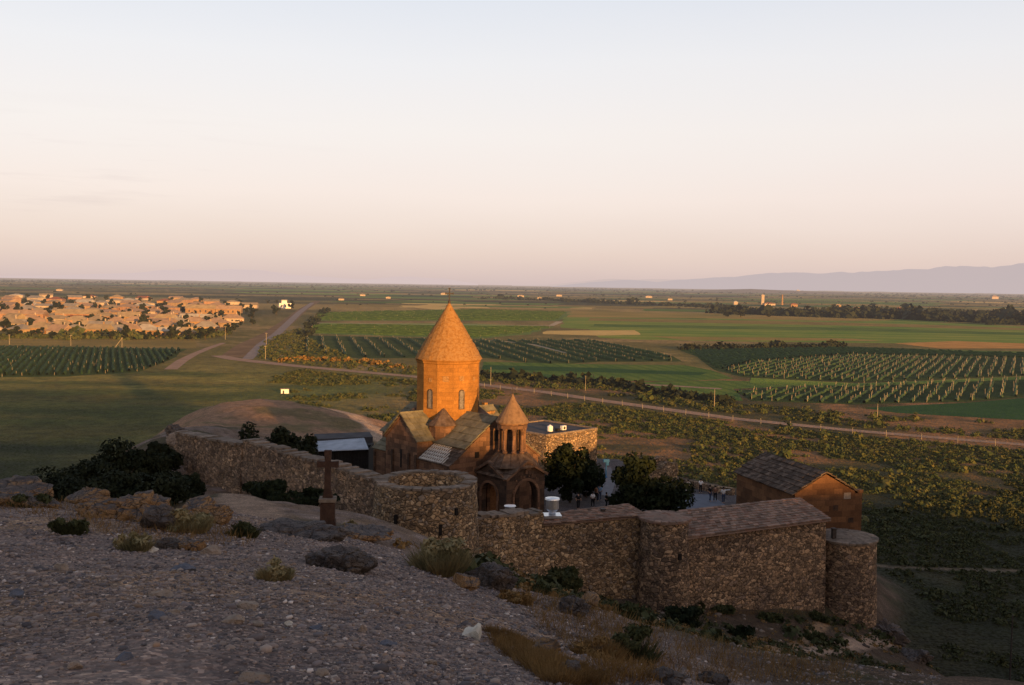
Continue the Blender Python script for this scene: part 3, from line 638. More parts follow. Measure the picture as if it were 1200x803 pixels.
# cone
prof = []; ZA, ZB = 21.55, 15.5; RC = RD+.22
for i in range(15):
    q = i/14; r = RC*(1-q)**1.0*(1+0.03*math.sin(math.pi*q)); z = ZB+(ZA-ZB)*q
    prof.append((max(r, .05), z))
pr2 = []
for i, (r, z) in enumerate(prof):
    if 0 < i < 14: pr2 += [(r+.045, z), (r, z+.025)]
    else: pr2.append((r, z))
mb = MB(); mb.lathe((*CC, 0), pr2, 24, ph0)
mb.v = [(CC[0]+(x-CC[0])*(1+.012*random.uniform(-1, 1)), CC[1]+(y-CC[1])*(1+.012*random.uniform(-1, 1)), z+random.uniform(-.015, .015)) for x, y, z in mb.v]
cone = mb.build('dome_roof', M_cone, church)
mb = MB(); mb.lathe((*CC, 0), [(.16, 21.4), (.16, 21.65), (.05, 21.75)], 8); z0 = 21.7
mb.box((*CC, z0), .11, .11, 1.3, (1, 0)); mb.box((*CC, z0+.72), .8, .08, .12, (1, .0))
for sx_ in (-.4, .4): mb.box((CC[0]+sx_, CC[1], z0+.66), .1, .085, .24)
mb.box((CC[0], CC[1], z0+1.29), .26, .09, .09)
mb.build('cross', M_iron, cone)
# corner niches between the arms
for (sa, sb) in ((1, 1), (1, -1), (-1, 1), (-1, -1)):
    c_ = ch(2.75*sa, 2.75*sb, 0); mb = MB(); mb.lathe(c_, [(1.4, 6.6), (1.4, 8.72), (1.52, 8.8), (1.52, 8.9)], 8, .3); nb = mb.build('corner_turret', M_ash, church)
    rb = MB(); ap_ = ch(2.2*sa, 2.2*sb, 10.65); n_ = 8
    ring = [(c_[0]+1.62*math.cos(.3+2*math.pi*k/n_), c_[1]+1.62*math.sin(.3+2*math.pi*k/n_), 8.86) for k in range(n_)]
    mid = [tuple(np.array(q)*.5+ap_*.5+np.array([0, 0, -.08])) for q in ring]
    rb.add(ring+mid+[tuple(ap_)], [(k, (k+1) % n_, n_+(k+1) % n_, n_+k) for k in range(n_)]+[(n_+k, n_+(k+1) % n_, 2*n_) for k in range(n_)]+[tuple(range(n_))[::-1]])
    rb.build('roof', M_slab_dk, nb)
# broken lit stones on the far transept roof
rb = MB()
for i in range(14):
    b_ = -2.9-2.6*random.random(); a_ = random.uniform(-1.0, 1.2)
    q_ = ch(a_, b_, 0); rb.box((q_[0], q_[1], ZR-abs(a_)*.86+.1), random.uniform(.3, .8), random.uniform(.3, .6), random.uniform(.15, .55), (random.random(), random.random()+.2))
rb.build('broken_coping', M_cone, church)
# wall windows and cornices
def wall_slit(f0, f1, z0, z1, n2):
    e = np.array([*n2*.04, 0])
    mb = MB(); mb.prism([np.array([*f0, z0])-e*.5, np.array([*f1, z0])-e*.5, np.array([*f1, z1])-e*.5, np.array([*f0, z1])-e*.5], e*1.2); return mb
def slit(a0, b0, a1, b1, z0, z1, n2): return wall_slit(ch(a0, b0, 0)[:2], ch(a1, b1, 0)[:2], z0, z1, n2).build('window', M_dark, church)
slit(-.14, LT, .14, LT, 4.3, 6.2, BX); slit(LN, 2.2, LN, 2.75, 6.1, 6.7, AX); slit(LN, -.3, LN, .3, 7.6, 8.7, AX); slit(5.2, 5.83, 5.5, 5.83, 2.6, 4.0, BX)
mb = MB()
for (p_, q_, r_) in ((ch(-HT-.1, LT, ZE_T-.35), ch(0, LT, ZR-.30), 1), (ch(HT+.1, LT, ZE_T-.35), ch(0, LT, ZR-.30), 1)):
    e = np.array([*BX*.12, 0]); d_ = np.array([0, 0, .24]); mb.prism([p_, q_, q_+d_, p_+d_], e)
mb.build('cornice', M_ash, church); mb = MB()
for sg in (1, -1):
    p_, q_ = ch(LN, sg*6.0, 5.35), ch(LN, 0, ZR-.30); e = np.array([*AX*.12, 0]); d_ = np.array([0, 0, .22]); mb.prism([p_, q_, q_+d_, p_+d_], e)
mb.build('cornice', M_ash, church)
mb = MB()
for s in (-5.3, -3.0, -1.5, 1.5, 2.75): q_ = ch(s, LT+.06 if abs(s) < 2.9 else 5.89, 0); mb.box((q_[0], q_[1], -.2), .28, .2, 6.2 if abs(s) < 2.9 else 5.6, AX)
mb.build('pilaster', M_ash_dk, church)
mb = MB(); mb.prism([ch(-5.5, 6.0, -.2), ch(HT, 6.35, -.2), ch(HT, 6.35, 2.1), ch(-5.5, 6.35, 3.4), ch(-5.5, 6.0, 3.4)][0:1]+[ch(HT+.2, 6.0+.1, -.2), ch(HT+.2, 6.1, 2.3), ch(-5.5, 6.1, 3.2)], np.array([*BX*.45, 0])); mb.build('plinth', M_cope, church)
# porch
PA0, PA1, PB, ZG, ZF = LN+.02, 12.9, 2.5, 6.0, 4.65
porch = MB()
def arch_panel(f, hw, zf, zg, aw, zs, th):
    """f(s,z) -> point ; gabled panel with arched opening down to the ground"""
    pts = [f(-hw, -.2), f(-aw, -.2), f(-aw, zs)] + [f(-aw*math.cos(i*math.pi/10), zs+aw*math.sin(i*math.pi/10)) for i in range(1, 10)] + [f(aw, zs), f(aw, -.2), f(hw, -.2), f(hw, zf), f(0, zg), f(-hw, zf)]
    porch.prism(pts, th)
    return pts
arch_panel(lambda s, z: ch(PA1-.5, s, z), PB, ZF, ZG, 1.45, 2.75, np.array([*AX*.5, 0]))
am = (PA0+PA1-.5)/2; ah = (PA1-.5-PA0)/2-.003
arch_panel(lambda s, z: ch(am+s, PB-.5, z), ah, ZF, ZG-.15, 1.2, 2.7, np.array([*BX*.5, 0]))
arch_panel(lambda s, z: ch(am+s, -PB, z), ah, ZF, ZG-.15, 1.2, 2.7, np.array([*BX*.5, 0]))
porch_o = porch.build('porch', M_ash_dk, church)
mb = MB()   # projecting arch mouldings and gable bands, built of segments
def ring(f, aw, zs, w_, e):
    pr = [(-aw, z) for z in (0.0, zs)] + [(-aw*math.cos(i*math.pi/12), zs+aw*math.sin(i*math.pi/12)) for i in range(1, 12)] + [(aw, zs), (aw, 0.0)]
    k = (aw+w_)/aw; po = [(s*k, zs+(z-zs)*k if z > zs else z) for s, z in pr]
    for i in range(len(pr)-1):
        q = [f(*pr[i]), f(*pr[i+1]), f(*po[i+1]), f(*po[i])]; mb.hexa(q+[x+e for x in q])
eA, eB = np.array([*AX*.13, 0]), np.array([*BX*.13, 0])
fA = lambda s, z: ch(PA1, s, z); fB = lambda s, z: ch(am+s, PB, z)
ring(fA, 1.5, 2.75, .28, eA); ring(fB, 1.24, 2.7, .24, eB)
mb.build('archivolt', M_ash, porch_o)
mb = MB()
for f, hw, zg, e in ((fA, PB+.15, ZG, eA*2.2), (fB, ah+.45, ZG-.15, eB*2.2)):
    for sg in (1, -1):
        p_, q_ = f(sg*hw, ZF-.12), f(0, zg+.02); d_ = np.array([0, 0, .2]); mb.prism([p_, q_, q_+d_, p_+d_], e)
for s_, z_, w_ in ((0, 4.95, .3), (-.75, 4.72, .14), (.75, 4.72, .14), (-.35, 4.6, .12), (.35, 4.6, .12), (1.3, 4.35, .12), (-1.3, 4.35, .12)):
    q_ = fA(s_, 0); mb.box((q_[0]+AX[0]*.05, q_[1]+AX[1]*.05, z_), w_, .12, w_*1.2, BX)
mb.build('gable_moulding', M_ash, porch_o)
mb = MB()   # cross gabled porch roof
for sg in (1, -1):
    mb.slabs(ch(PA0+.1, sg*(PB+.25), ZF-.05), ch(PA1+.3, sg*(PB+.25), ZF-.05), ch(PA1+.3, 0, ZG+.2), ch(PA0+.1, 0, ZG+.2), 7, 4, .08, .04)
for sg in (1, -1):
    mb.slabs(ch(am+sg*(ah+.35), PB+.3, ZF-.05), ch(am+sg*(ah+.35), .0, ZF-.05), ch(am, .0, ZG+.08), ch(am, PB+.3, ZG+.08), 5, 4, .08, .04)
    mb.slabs(ch(am+sg*(ah+.35), -PB-.3, ZF-.05), ch(am+sg*(ah+.35), .0, ZF-.05), ch(am, .0, ZG+.06), ch(am, -PB-.3, ZG+.06), 5, 4, .08, .04)
mb.build('roof', M_slab_dk, porch_o)
mb = MB(); q_ = ch(LN+.06, 0, 0); mb.box((q_[0], q_[1], 0), 1.5, .12, 3.0, BX); mb.build('door', M_wood, porch_o)
mb = MB(); q_ = ch(LN+.05, 0, 0); mb.box((q_[0], q_[1], 3.02), 2.4, .2, .5, BX)
for s_ in (-1.0, 1.0): q_ = ch(LN+.05, s_, 0); mb.box((q_[0], q_[1], 0), .4, .2, 3.0, BX)
mb.build('door_surround', M_ash, porch_o)
# belfry
BC = ch(10.7, 0, 0); mb = MB()
mb.lathe(BC, [(2.75, 5.55), (2.75, 5.68), (1.62, 6.72), (1.62, 6.82)], 8, .35); belfry = mb.build('belfry', M_slab_dk, church)
mb = MB()
for k in range(16):
    a_ = .35+2*math.pi*k/16; d_ = np.array([math.cos(a_), math.sin(a_), 0])
    fl = math.cos(math.pi/8) if k % 2 else 1.0
    mb.bar(BC+d_*2.68*fl+np.array([0, 0, 5.74]), BC+d_*1.6*fl+np.array([0, 0, 6.76]), .055, 5)
mb.build('rib', M_slab_dk, belfry)
for k in range(8):
    a_ = .15+2*math.pi*k/8; c_ = BC+np.array([math.cos(a_), math.sin(a_), 0])*1.22
    mb = MB(); mb.lathe(c_, [(.27, 6.80), (.27, 6.98), (.19, 7.06), (.18, 9.0), (.25, 9.1), (.27, 9.3)], 10); mb.build('column', M_ash, belfry, True)
mb = MB(); mb.lathe(BC, [(1.0, 9.28), (1.5, 9.28), (1.5, 9.62), (1.62, 9.7), (1.62, 9.84), (.5, 9.86)], 16, cap=True); mb.build('cornice', M_ash, belfry)
mb = MB(); mb.lathe(BC, [(.55, 6.8), (.5, 9.3)], 8); mb.build('pier', M_ash_dk, belfry)
pr = [(1.66, 9.8), (1.69, 9.9), (1.35, 10.42), (.98, 11.0), (.62, 11.55), (.32, 12.05), (.12, 12.5), (.05, 12.72)]; mb = MB(); mb.lathe(BC, pr, 20)
brf = mb.build('belfry_roof', M_cone2, belfry)
mb2 = MB(); mb2.lathe(BC, [(.05, 12.6), (.11, 12.75), (.05, 12.88), (.03, 13.3)], 8); mb2.box((BC[0], BC[1], 13.05), .34, .04, .05); mb2.build('cross', M_iron, belfry)
# ------------------------------------------------------------------ fortification
def rampart(pts, tops, bases, th, mat, parent, name='masonry', amp=0.07, step=0.45, back=1, batter=0.25, topjit=0.06):
    pts = [np.array(p[:2], float) for p in pts]; S = [0]
    for a, b in zip(pts[:-1], pts[1:]): S.append(S[-1]+np.linalg.norm(b-a))
    n = max(2, int(S[-1]/step)); ss = np.linspace(0, S[-1], n+1)
    X = np.interp(ss, S, [p[0] for p in pts]); Y = np.interp(ss, S, [p[1] for p in pts]); ZT = np.interp(ss, S, tops); ZB_ = np.interp(ss, S, bases)
    tx = np.gradient(X); ty = np.gradient(Y); L = np.hypot(tx, ty); nx, ny = ty/L*back, -tx/L*back    # outward (towards the viewer)
    nv = 14; rings = []
    for j in range(nv+1):
        q = j/nv; z = ZB_+(ZT-ZB_)*q; o = batter*(1-q) + amp*2*fbm(ss*1.3, z*1.3, 3, 5)
        if j == nv: z = z + topjit*2*fbm(ss*1.1, ss*0, 3, 8)
        rings.append(np.stack([X+nx*o, Y+ny*o, z], 1))
    rings.append(np.stack([X-nx*th, Y-ny*th, ZT+topjit*2*fbm(ss*1.2, ss*0+4, 3, 9)], 1)); rings.append(np.stack([X-nx*th, Y-ny*th, ZB_], 1))
    Vv = np.array(rings); k, mm = Vv.shape[:2]; fs = []
    for i in range(k-1):
        for j in range(mm-1): fs.append((i*mm+j, i*mm+j+1, (i+1)*mm+j+1, (i+1)*mm+j))
    for e in (0, mm-1): fs.append(tuple(i*mm+e for i in range(k)))
    mb = MB(); mb.add(Vv.reshape(-1, 3), fs); return mb.build(name, mat, parent)
def cope_line(pts, zs, w, th, n, parent, mat, off=0.0, name='coping'):
    mb = MB(); pts = [np.array(p[:2], float) for p in pts]; S = [0]
    for a, b in zip(pts[:-1], pts[1:]): S.append(S[-1]+np.linalg.norm(b-a))
    ss = np.sort(np.concatenate([[0, S[-1]], np.linspace(0, S[-1], n+1)[1:-1]+np.array([random.uniform(-.25, .25)*S[-1]/n for _ in range(n-1)])]))
    for s0, s1 in zip(ss[:-1], ss[1:]):
        sm = (s0+s1)/2; x, y, z = [np.interp(sm, S, q) for q in ([p[0] for p in pts], [p[1] for p in pts], zs)]
        x2, y2 = np.interp(sm+.05, S, [p[0] for p in pts]), np.interp(sm+.05, S, [p[1] for p in pts])
        x1, y1 = np.interp(sm-.05, S, [p[0] for p in pts]), np.interp(sm-.05, S, [p[1] for p in pts])
        ax = np.array([x2-x1, y2-y1]); ax /= np.linalg.norm(ax); nn_ = np.array([-ax[1], ax[0]])
        o = off + random.uniform(-.09, .09)
        mb.box((x+nn_[0]*o, y+nn_[1]*o, z+random.uniform(-.06, .06)), (s1-s0)*random.uniform(.86, .99), w*random.uniform(.8, 1.08), th*random.uniform(.7, 1.35), ax+nn_*random.uniform(-.06, .06))
    return mb.build(name, mat, parent)
# left curtain wall
lw = thing('curtain_wall', 'long grey rubble wall running back from the near round tower towards the earth mound', 'wall', (-20, 84, 4))
A0, A1 = P(442, 563, 72.5), P(284, 515, 87.5); B0, B1 = P(283, 521, 87.5), P(205, 507, 96.5)
rampart([A1, A0], [A1[2]-.1, A0[2]-.1], [A1[2]-6, A0[2]-5.5], 1.3, M_rub3, lw, amp=.11, back=1)
rampart([B1, B0], [B1[2]-.1, B0[2]-.1], [B1[2]-5.5, B0[2]-5.6], 1.3, M_rub3, lw, amp=.11, back=1)
cope_line([A1, A0], [A1[2]-.12, A0[2]-.12], 1.45, .2, 30, lw, M_cope, .6); cope_line([B1, B0], [B1[2]-.12, B0[2]-.12], 1.45, .2, 15, lw, M_cope, .6)
# near round tower
TC = np.array([-6.15, 72.6]); TR, TZ = 3.72, 9.0
tw = thing('round_tower', 'squat hollow round tower of tan rubble in front of the church, nearest the hill', 'tower', (TC[0], TC[1], 3))
mb = MB(); prof = [(TR+.35*(1-i/16), 1.5+(TZ-1.5)*i/16) for i in range(17)] + [(TR-.85, TZ+.03), (TR-.85, TZ-1.3), (.2, TZ-1.35)]
mb.lathe((*TC, 0), prof, 64)
mb.v = [(x+.09*(random.random()-.5), y+.09*(random.random()-.5), z+(.1*(random.random()-.5) if z > TZ-.1 else 0)) for x, y, z in mb.v]
mb.build('masonry', M_rub, tw)
mb = MB()
for k in range(34):
    a_ = 2*math.pi*k/34; d_ = np.array([math.cos(a_), math.sin(a_)]); q_ = TC+d_*(TR-.42+random.uniform(-.05, .05)); mb.box((q_[0], q_[1], TZ-.02+random.uniform(-.04, .05)), .58, .95*random.uniform(.8, 1.05), .16*random.uniform(.7, 1.4), (-d_[1], d_[0]))
mb.build('coping', M_cope, tw)
for (ax_, z0, hz) in ((-70, 5.9, .75), (-118, 6.6, .65), (-52, 7.2, .5)):
    a_ = R(ax_); d_ = np.array([math.cos(a_), math.sin(a_)]); q_ = TC+d_*(TR+.12); mb = MB(); mb.box((q_[0], q_[1], z0), .2, .3, hz, (-d_[1], d_[0])); mb.build('loophole', M_dark, tw)
# front rampart with roofs
S0, S1, S2 = P(558, 609, 73.5), P(637, 602, 77.0), P(757, 603, 79.5)
fw = thing('curtain_wall', 'tan rubble rampart with flat stone roof between the near tower and the half round turret', 'wall', (4, 77, -2))
rampart([S0, S1], [S0[2], S1[2]], [S0[2]-7, S1[2]-8], 1.4, M_rub, fw); cope_line([S0, S1], [S0[2]-.02, S1[2]-.02], 1.55, .2, 10, fw, M_cope, .7)
Q1, Q2 = P(636, 615, 77.05), P(757, 604.5, 79.6)
rampart([Q1, Q2], [Q1[2], Q2[2]], [Q1[2]-8, Q2[2]-7.5], 1.4, M_rub, fw)
nrm2 = np.array([-(Q2-Q1)[1], (Q2-Q1)[0]]); nrm2 /= np.linalg.norm(nrm2)
def offp(p, d, dz): return np.array([p[0]+nrm2[0]*d, p[1]+nrm2[1]*d, p[2]+dz])
mb = MB(); mb.slabs(offp(Q1, -.22, .02), offp(Q2, -.22, .02), offp(Q2, 3.7, .12), offp(Q1, 2.7, .08), 22, 8, .07, .05)
mb.prism([offp(Q1, -.1, -.1), offp(Q2, -.1, -.1), offp(Q2, 3.6, .0), offp(Q1, 2.6, -.03)], (0, 0, .1)); mb.build('roof', M_slab, fw)
mb = MB(); mb.prism([offp(Q1, 2.3, -6), offp(Q2, 3.3, -6), offp(Q2, 3.3, -.02), offp(Q1, 2.3, -.05)], (*(nrm2*.3), 0)); mb.build('inner_wall', M_rub2, fw)
# half round turret
UC = P(779, 610, 78.95); UR = 1.9; UZ = P(779, 611, 77.8)[2]
tt = thing('wall_turret', 'half round rubble turret with a stone slab cap midway along the rampart', 'tower', (UC[0], UC[1], -2))
mb = MB(); mb.lathe((UC[0], UC[1], 0), [(UR+.3*(1-i/14), UZ-8.5+8.4*i/14) for i in range(15)], 36)
mb.v = [(x+.08*(random.random()-.5), y+.08*(random.random()-.5), z) for x, y, z in mb.v]; mb.build('masonry', M_rub2, tt)
mb = MB(); mb.lathe((UC[0], UC[1], 0), [(UR-.2, UZ-.1), (UR+.22, UZ-.08), (UR+.26, UZ+.06), (UR*.5, UZ+.26), (.05, UZ+.42)], 26)
mb.v = [(x+.05*(random.random()-.5), y+.05*(random.random()-.5), z+.05*(random.random()-.5)) for x, y, z in mb.v]
for k in range(22):
    a_ = 2*math.pi*k/22; d_ = np.array([math.cos(a_), math.sin(a_)]); q_ = UC[:2]+d_*(UR-.1); mb.box((q_[0], q_[1], UZ+.02+random.uniform(0, .03)), .5, .66, .12, (-d_[1], d_[0]))
mb.build('cap', M_slab, tt)
mb = MB(); a_ = R(-62); d_ = np.array([math.cos(a_), math.sin(a_)]); q_ = UC[:2]+d_*(UR+.12); mb.box((q_[0], q_[1], UZ-2.9), .24, .3, .5, (-d_[1], d_[0])); mb.build('loophole', M_dark, tt)
# right rampart section with lean to roof
E0, E1 = P(804, 630, 78.4), P(968, 609, 85.5)
rw = thing('curtain_wall', 'high rubble rampart with long sloping slab roof between the half round turret and the corner tower', 'wall', (18, 82, -3))
rampart([E0, E1], [E0[2], E1[2]], [E0[2]-8.5, E1[2]-9.5], 1.4, M_rub2, rw)
ed = (E1-E0)[:2]; el = np.linalg.norm(ed); ed /= el; en = np.array([-ed[1], ed[0]])
def eo(p, s, d, dz): return np.array([p[0]+ed[0]*s+en[0]*d, p[1]+ed[1]*s+en[1]*d, p[2]+dz])
RA, RB = P(795, 599, 83.6), P(937, 584, 90.0)
mb = MB(); e0, e1 = eo(E0, -.6, -.3, .02), eo(E1, .3, -.3, .02)
mb.slabs(e0, e1, RB, RA, 34, 11, .07, .05)
mb.add([e0+(0, 0, -.12), e1+(0, 0, -.12), RB+(0, 0, -.1), RA+(0, 0, -.1), e0, e1, RB, RA], [(3, 2, 1, 0), (4, 5, 6, 7), (0, 1, 5, 4), (1, 2, 6, 5), (2, 3, 7, 6), (3, 0, 4, 7)])
mb.build('roof', M_slab, rw)
mb = MB(); mb.hexa([E1+(.0, .0, -9), eo(E1, .02, 1.4, -9), RB+(0, 0, -7), RB+(-.5, 0, -7), E1+(0, 0, -.1), eo(E1, .02, 1.4, -.05), RB+(0, 0, -.12), RB+(-.5, 0, -.12)]); mb.build('end_wall', M_rub, rw)
mb = MB(); mb.hexa([RA+(0, 0, -6), RB+(0, 0, -6), RB+(-.1, .4, -6), RA+(-.1, .4, -6), RA+(0, 0, -.1), RB+(-.3, 0, -.1), RB+(-.4, .4, -.1), RA+(-.1, .4, -.1)]); mb.build('inner_wall', M_rub2, rw)
# right corner tower
KC = P(991, 633, 88.6); KR = 2.62; KZ = P(991, 639, 86)[2]
ct = thing('round_tower', 'drum shaped corner tower of dark rubble at the right end of the rampart', 'tower', (KC[0], KC[1], -6))
mb = MB(); mb.lathe((KC[0], KC[1], 0), [(KR+.35*(1-i/16), KZ-9.5+9.4*i/16) for i in range(17)], 48)
mb.v = [(x+.08*(random.random()-.5), y+.08*(random.random()-.5), z) for x, y, z in mb.v]; mb.build('masonry', M_rub2, ct)
mb = MB(); mb.lathe((KC[0], KC[1], 0), [(KR-.2, KZ-.1), (KR+.1, KZ-.08), (KR+.1, KZ+.08), (KR*.55, KZ+.3), (.05, KZ+.5)], 32)
mb.v = [(x+.07*(random.random()-.5), y+.07*(random.random()-.5), z+.06*(random.random()-.5)) for x, y, z in mb.v]
for k in range(30):
    a_ = 2*math.pi*k/30; d_ = np.array([math.cos(a_), math.sin(a_)]); q_ = KC[:2]+d_*(KR-.12); mb.box((q_[0], q_[1], KZ+.03+random.uniform(0, .05)), .52, .6, .13, (-d_[1], d_[0]))
mb.build('cap', M_cope, ct)
q_ = P(977, 627, 87.5); mb = MB(); mb.box((q_[0], q_[1], KZ+.1), .34, .34, .95, (1, .2)); mb.box((q_[0], q_[1], KZ+1.06), .44, .44, .08, (1, .2)); mb.build('chimney', M_iron, ct)
# right chapel
G1 = P(968, 555, 94.6); G2 = P(897, 531, 105.5); cd = (G1-G2)[:2]; cl = np.linalg.norm(cd); cd /= cl; cn = np.array([-cd[1], cd[0]])   # cn: to the right seen from front?
if cn[0] < 0: cn = -cn
ZRg = (G1[2]+G2[2])/2
chap = thing('chapel', 'low gabled chapel of red stone with dark slab roof behind the corner tower', 'chapel', ((G1[0]+G2[0])/2, (G1[1]+G2[1])/2, 0))
def cp(l, s, z): return np.array([G1[0]-cd[0]*l+cn[0]*s, G1[1]-cd[1]*l+cn[1]*s, z])
mb = MB(); mb.prism([cp(0, -3.3, -4), cp(0, 3.3, -4), cp(0, 3.3, 4.05), cp(0, 0, ZRg-.1), cp(0, -3.3, 4.05)], cp(cl, 0, 0)-cp(0, 0, 0)); mb.build('wall', M_ash_red, chap)
mb = MB(); mb.prism([cp(.004, 3.28, -4), cp(.004, 4.1, -4), cp(.004, 4.1, 3.85), cp(.004, 3.28, 3.85)], cp(cl-1, 0, 0)-cp(0, 0, 0)); mb.box((*cp(.3, 3.9, 0)[:2], 3.85), .6, .55, .32, cn); mb.build('side_aisle', M_ash_red, chap)
mb = MB()
for sg in (1, -1): mb.slabs(cp(-.15, sg*3.6, 3.92), cp(cl+.2, sg*3.6, 3.92), cp(cl+.2, 0, ZRg+.02), cp(-.15, 0, ZRg+.02), 15, 7, .09, .07)
mb.prism([cp(-.16, -.16, ZRg), cp(-.16, .16, ZRg), cp(-.16, 0, ZRg+.2)], cp(cl+.3, 0, 0)-cp(0, 0, 0)); mb.build('roof', M_roof_dk, chap)
for (s0, z0, w_, h_, mt, nm) in ((2.05, 3.35, .75, .62, M_stone_t, 'pale_block'), (-.35, .9, .55, .5, M_dark, 'window'), (-1.9, .2, .5, .45, M_dark, 'window'), (.9, 2.3, .55, .5, M_ash_dk, 'dark_block'), (2.6, 1.0, .6, .5, M_ash_dk, 'dark_block')):
    e = np.array([*cd*.02, 0]); mb = MB(); mb.prism([cp(.0, s0, z0), cp(0, s0+w_, z0), cp(0, s0+w_, z0+h_), cp(0, s0, z0+h_)], e); mb.build(nm, mt, chap)
# flat roofed stone building
FB0, FB1 = P(640, 511, 125), P(700, 503.5, 131.8); fd = (FB1-FB0)[:2]; fl_ = np.linalg.norm(fd); fd /= fl_; fn_ = np.array([-fd[1], fd[0]]); ZFB = (FB0[2]+FB1[2])/2
fb = thing('stone_building', 'flat roofed stone block with white boxes on its roof behind the bell turret', 'building', (FB0[0], FB0[1]+5, 0))
def fp(l, s, z): return np.array([FB0[0]+fd[0]*l+fn_[0]*s, FB0[1]+fd[1]*l+fn_[1]*s, z])
mb = MB(); mb.prism([fp(0, 0, -5), fp(fl_, 0, -5), fp(fl_, 10, -5), fp(0, 10, -5)], (0, 0, 5+ZFB)); mb.build('wall', M_rub, fb)
mb = MB()
for (l0, l1, s0, s1) in ((-.05, fl_+.05, -.05, .3), (-.05, fl_+.05, 9.7, 10.05), (-.05, .3, .3, 9.7), (fl_-.3, fl_+.05, .3, 9.7)): mb.prism([fp(l0, s0, ZFB+.002), fp(l1, s0, ZFB+.002), fp(l1, s1, ZFB+.002), fp(l0, s1, ZFB+.002)], (0, 0, .22))
mb.build('parapet', M_cope, fb)
mb = MB(); mb.prism([fp(.3, .3, ZFB+.003), fp(fl_-.3, .3, ZFB+.003), fp(fl_-.3, 9.7, ZFB+.003), fp(.3, 9.7, ZFB+.003)], (0, 0, .06)); mb.build('roof', M_felt, fb)
for (px, py, d, s, lab, nm) in ((644.5, 505.5, 128.5, (.75, .7, .75), 'larger white water tank standing on the flat stone roof', 'water_tank'), (660, 505.5, 130.0, (.7, .45, .55), 'small white air conditioning box on the flat stone roof', 'air_conditioner')):
    q_ = P(px, py, d); loc = (q_[0], q_[1], ZFB+.065)
    o = thing(nm, lab, 'tank' if 'tank' in nm else 'air conditioner', loc); mb = MB()
    if 'tank' in nm: mb.lathe(loc, [(.36, loc[2]+.06), (.38, loc[2]+.12), (.38, loc[2]+.72), (.2, loc[2]+.82), (.1, loc[2]+.84), (.1, loc[2]+.9)], 16)
    else:
        mb.box(loc, *s[:2], s[2], fd, z0=loc[2]+.06)
    mb.build('body', M_white, o)
    mb = MB(); mb.box(loc, s[0]*.9, s[1]*.9, .07, fd); mb.build('stand', M_iron, o)
    if nm == 'air_conditioner': mb = MB(); q3 = np.array(loc)-np.array([*fn_, 0])*.24+np.array([0, 0, .33]); mb.bar(q3, q3+np.array([*fn_, 0])*.05, .2, 14); mb.build('fan_grille', M_iron, o)
q_ = P(653.5, 507, 129); loc = (q_[0], q_[1], ZFB+.065); mb = MB(); mb.box(loc, .5, .5, .3, fd); mb.box((loc[0], loc[1], loc[2]+.3), .58, .58, .08, fd); mb.top('roof_hatch', M_black, loc, 'black roof hatch between the white tank and the white box', 'roof hatch')
# ruined wall
RW0, RW1 = P(757, 552, 117), P(794, 548, 119)
rz = thing('ruined_wall', 'broken stub of stone wall at the far edge of the courtyard behind the right tree', 'wall', (RW0[0]+2, RW0[1], 0))
rampart([RW0, P(778, 550, 117.5), P(779, 546, 117.6), RW1], [1.9, 2.1, 2.5, 2.4], [-3]*4, 1.2, M_rub, rz, amp=.14, topjit=.3)
rampart([P(752, 544, 122), P(782, 543, 123)], [2.4, 2.3], [-3]*2, 1.0, M_rub2, rz, amp=.14, topjit=.3)
pw = thing('parapet_wall', 'low stone parapet along the far side of the courtyard behind the visitors', 'wall', (25, 118, 0))
rampart([P(790, 568, 118), P(830, 577, 114), P(858, 582, 112)], [.75]*3, [-3]*3, .6, M_rub2, pw, topjit=.05)
# shed with metal roof
def quad_at(pts): return [P(*q) for q in pts]
sh = thing('shed', 'dark open shed with a pale metal roof inside the wall left of the church', 'shed', (-19.5, 113, 0))
k0, k1, k2, k3 = quad_at([(367, 529, 112), (432, 526.5, 112), (427, 513.5, 117.5), (372, 517.5, 117.5)])
mb = MB(); nrg = 22
for i in range(nrg):
    u0, u1 = i/nrg, (i+.55)/nrg
    a_ = [k0*(1-u0)+k1*u0, k0*(1-u1)+k1*u1, k3*(1-u1)+k2*u1, k3*(1-u0)+k2*u0]; mb.hexa(a_+[x+np.array([0, 0, .05]) for x in a_])
a_ = [k0, k1, k2, k3]; mb.hexa([x-np.array([0, 0, .06]) for x in a_]+[x+np.array([0, 0, .002]) for x in a_]); mb.build('roof', M_tin, sh)
mb = MB(); b0, b1 = k0+np.array([.15, .5, 0]), k1+np.array([-.15, .5, 0])
mb.hexa([b0*[1, 1, 0]+(0, 3.6, 0), b1*[1, 1, 0]+(0, 3.6, 0), b1*[1, 1, 0]+(0, 4.6, 0), b0*[1, 1, 0]+(0, 4.6, 0), b0+(0, 3.6, -.2), b1+(0, 3.6, -.2), b1+(0, 4.6, -.1), b0+(0, 4.6, -.1)]); mb.build('back_wall', M_black, sh)
for i in range(4):
    q_ = b0*(1-i/3)+b1*(i/3); mb = MB(); mb.box((q_[0], q_[1], 0), .18, .18, q_[2]-.08); mb.build('post', M_black, sh)
mb = MB()
for i in range(16):
    q_ = b0*(1-(i+.5)/16)+b1*((i+.5)/16); mb.box((q_[0], q_[1]+.15, 0), (b1-b0)[0]/16*.96, .05, q_[2]-.12)
mb.build('front_boarding', M_black, sh)
for q0, q1 in ((b0, b0), (b1, b1)):
    mb = MB(); mb.prism([(q0[0], q0[1]+.22, 0), (q0[0], q0[1]+4.5, 0), (q0[0], q0[1]+4.5, q0[2]+.0), (q0[0], q0[1]+.22, q0[2]-.12)], (.05, 0, 0)); mb.build('side_boarding', M_black, sh)
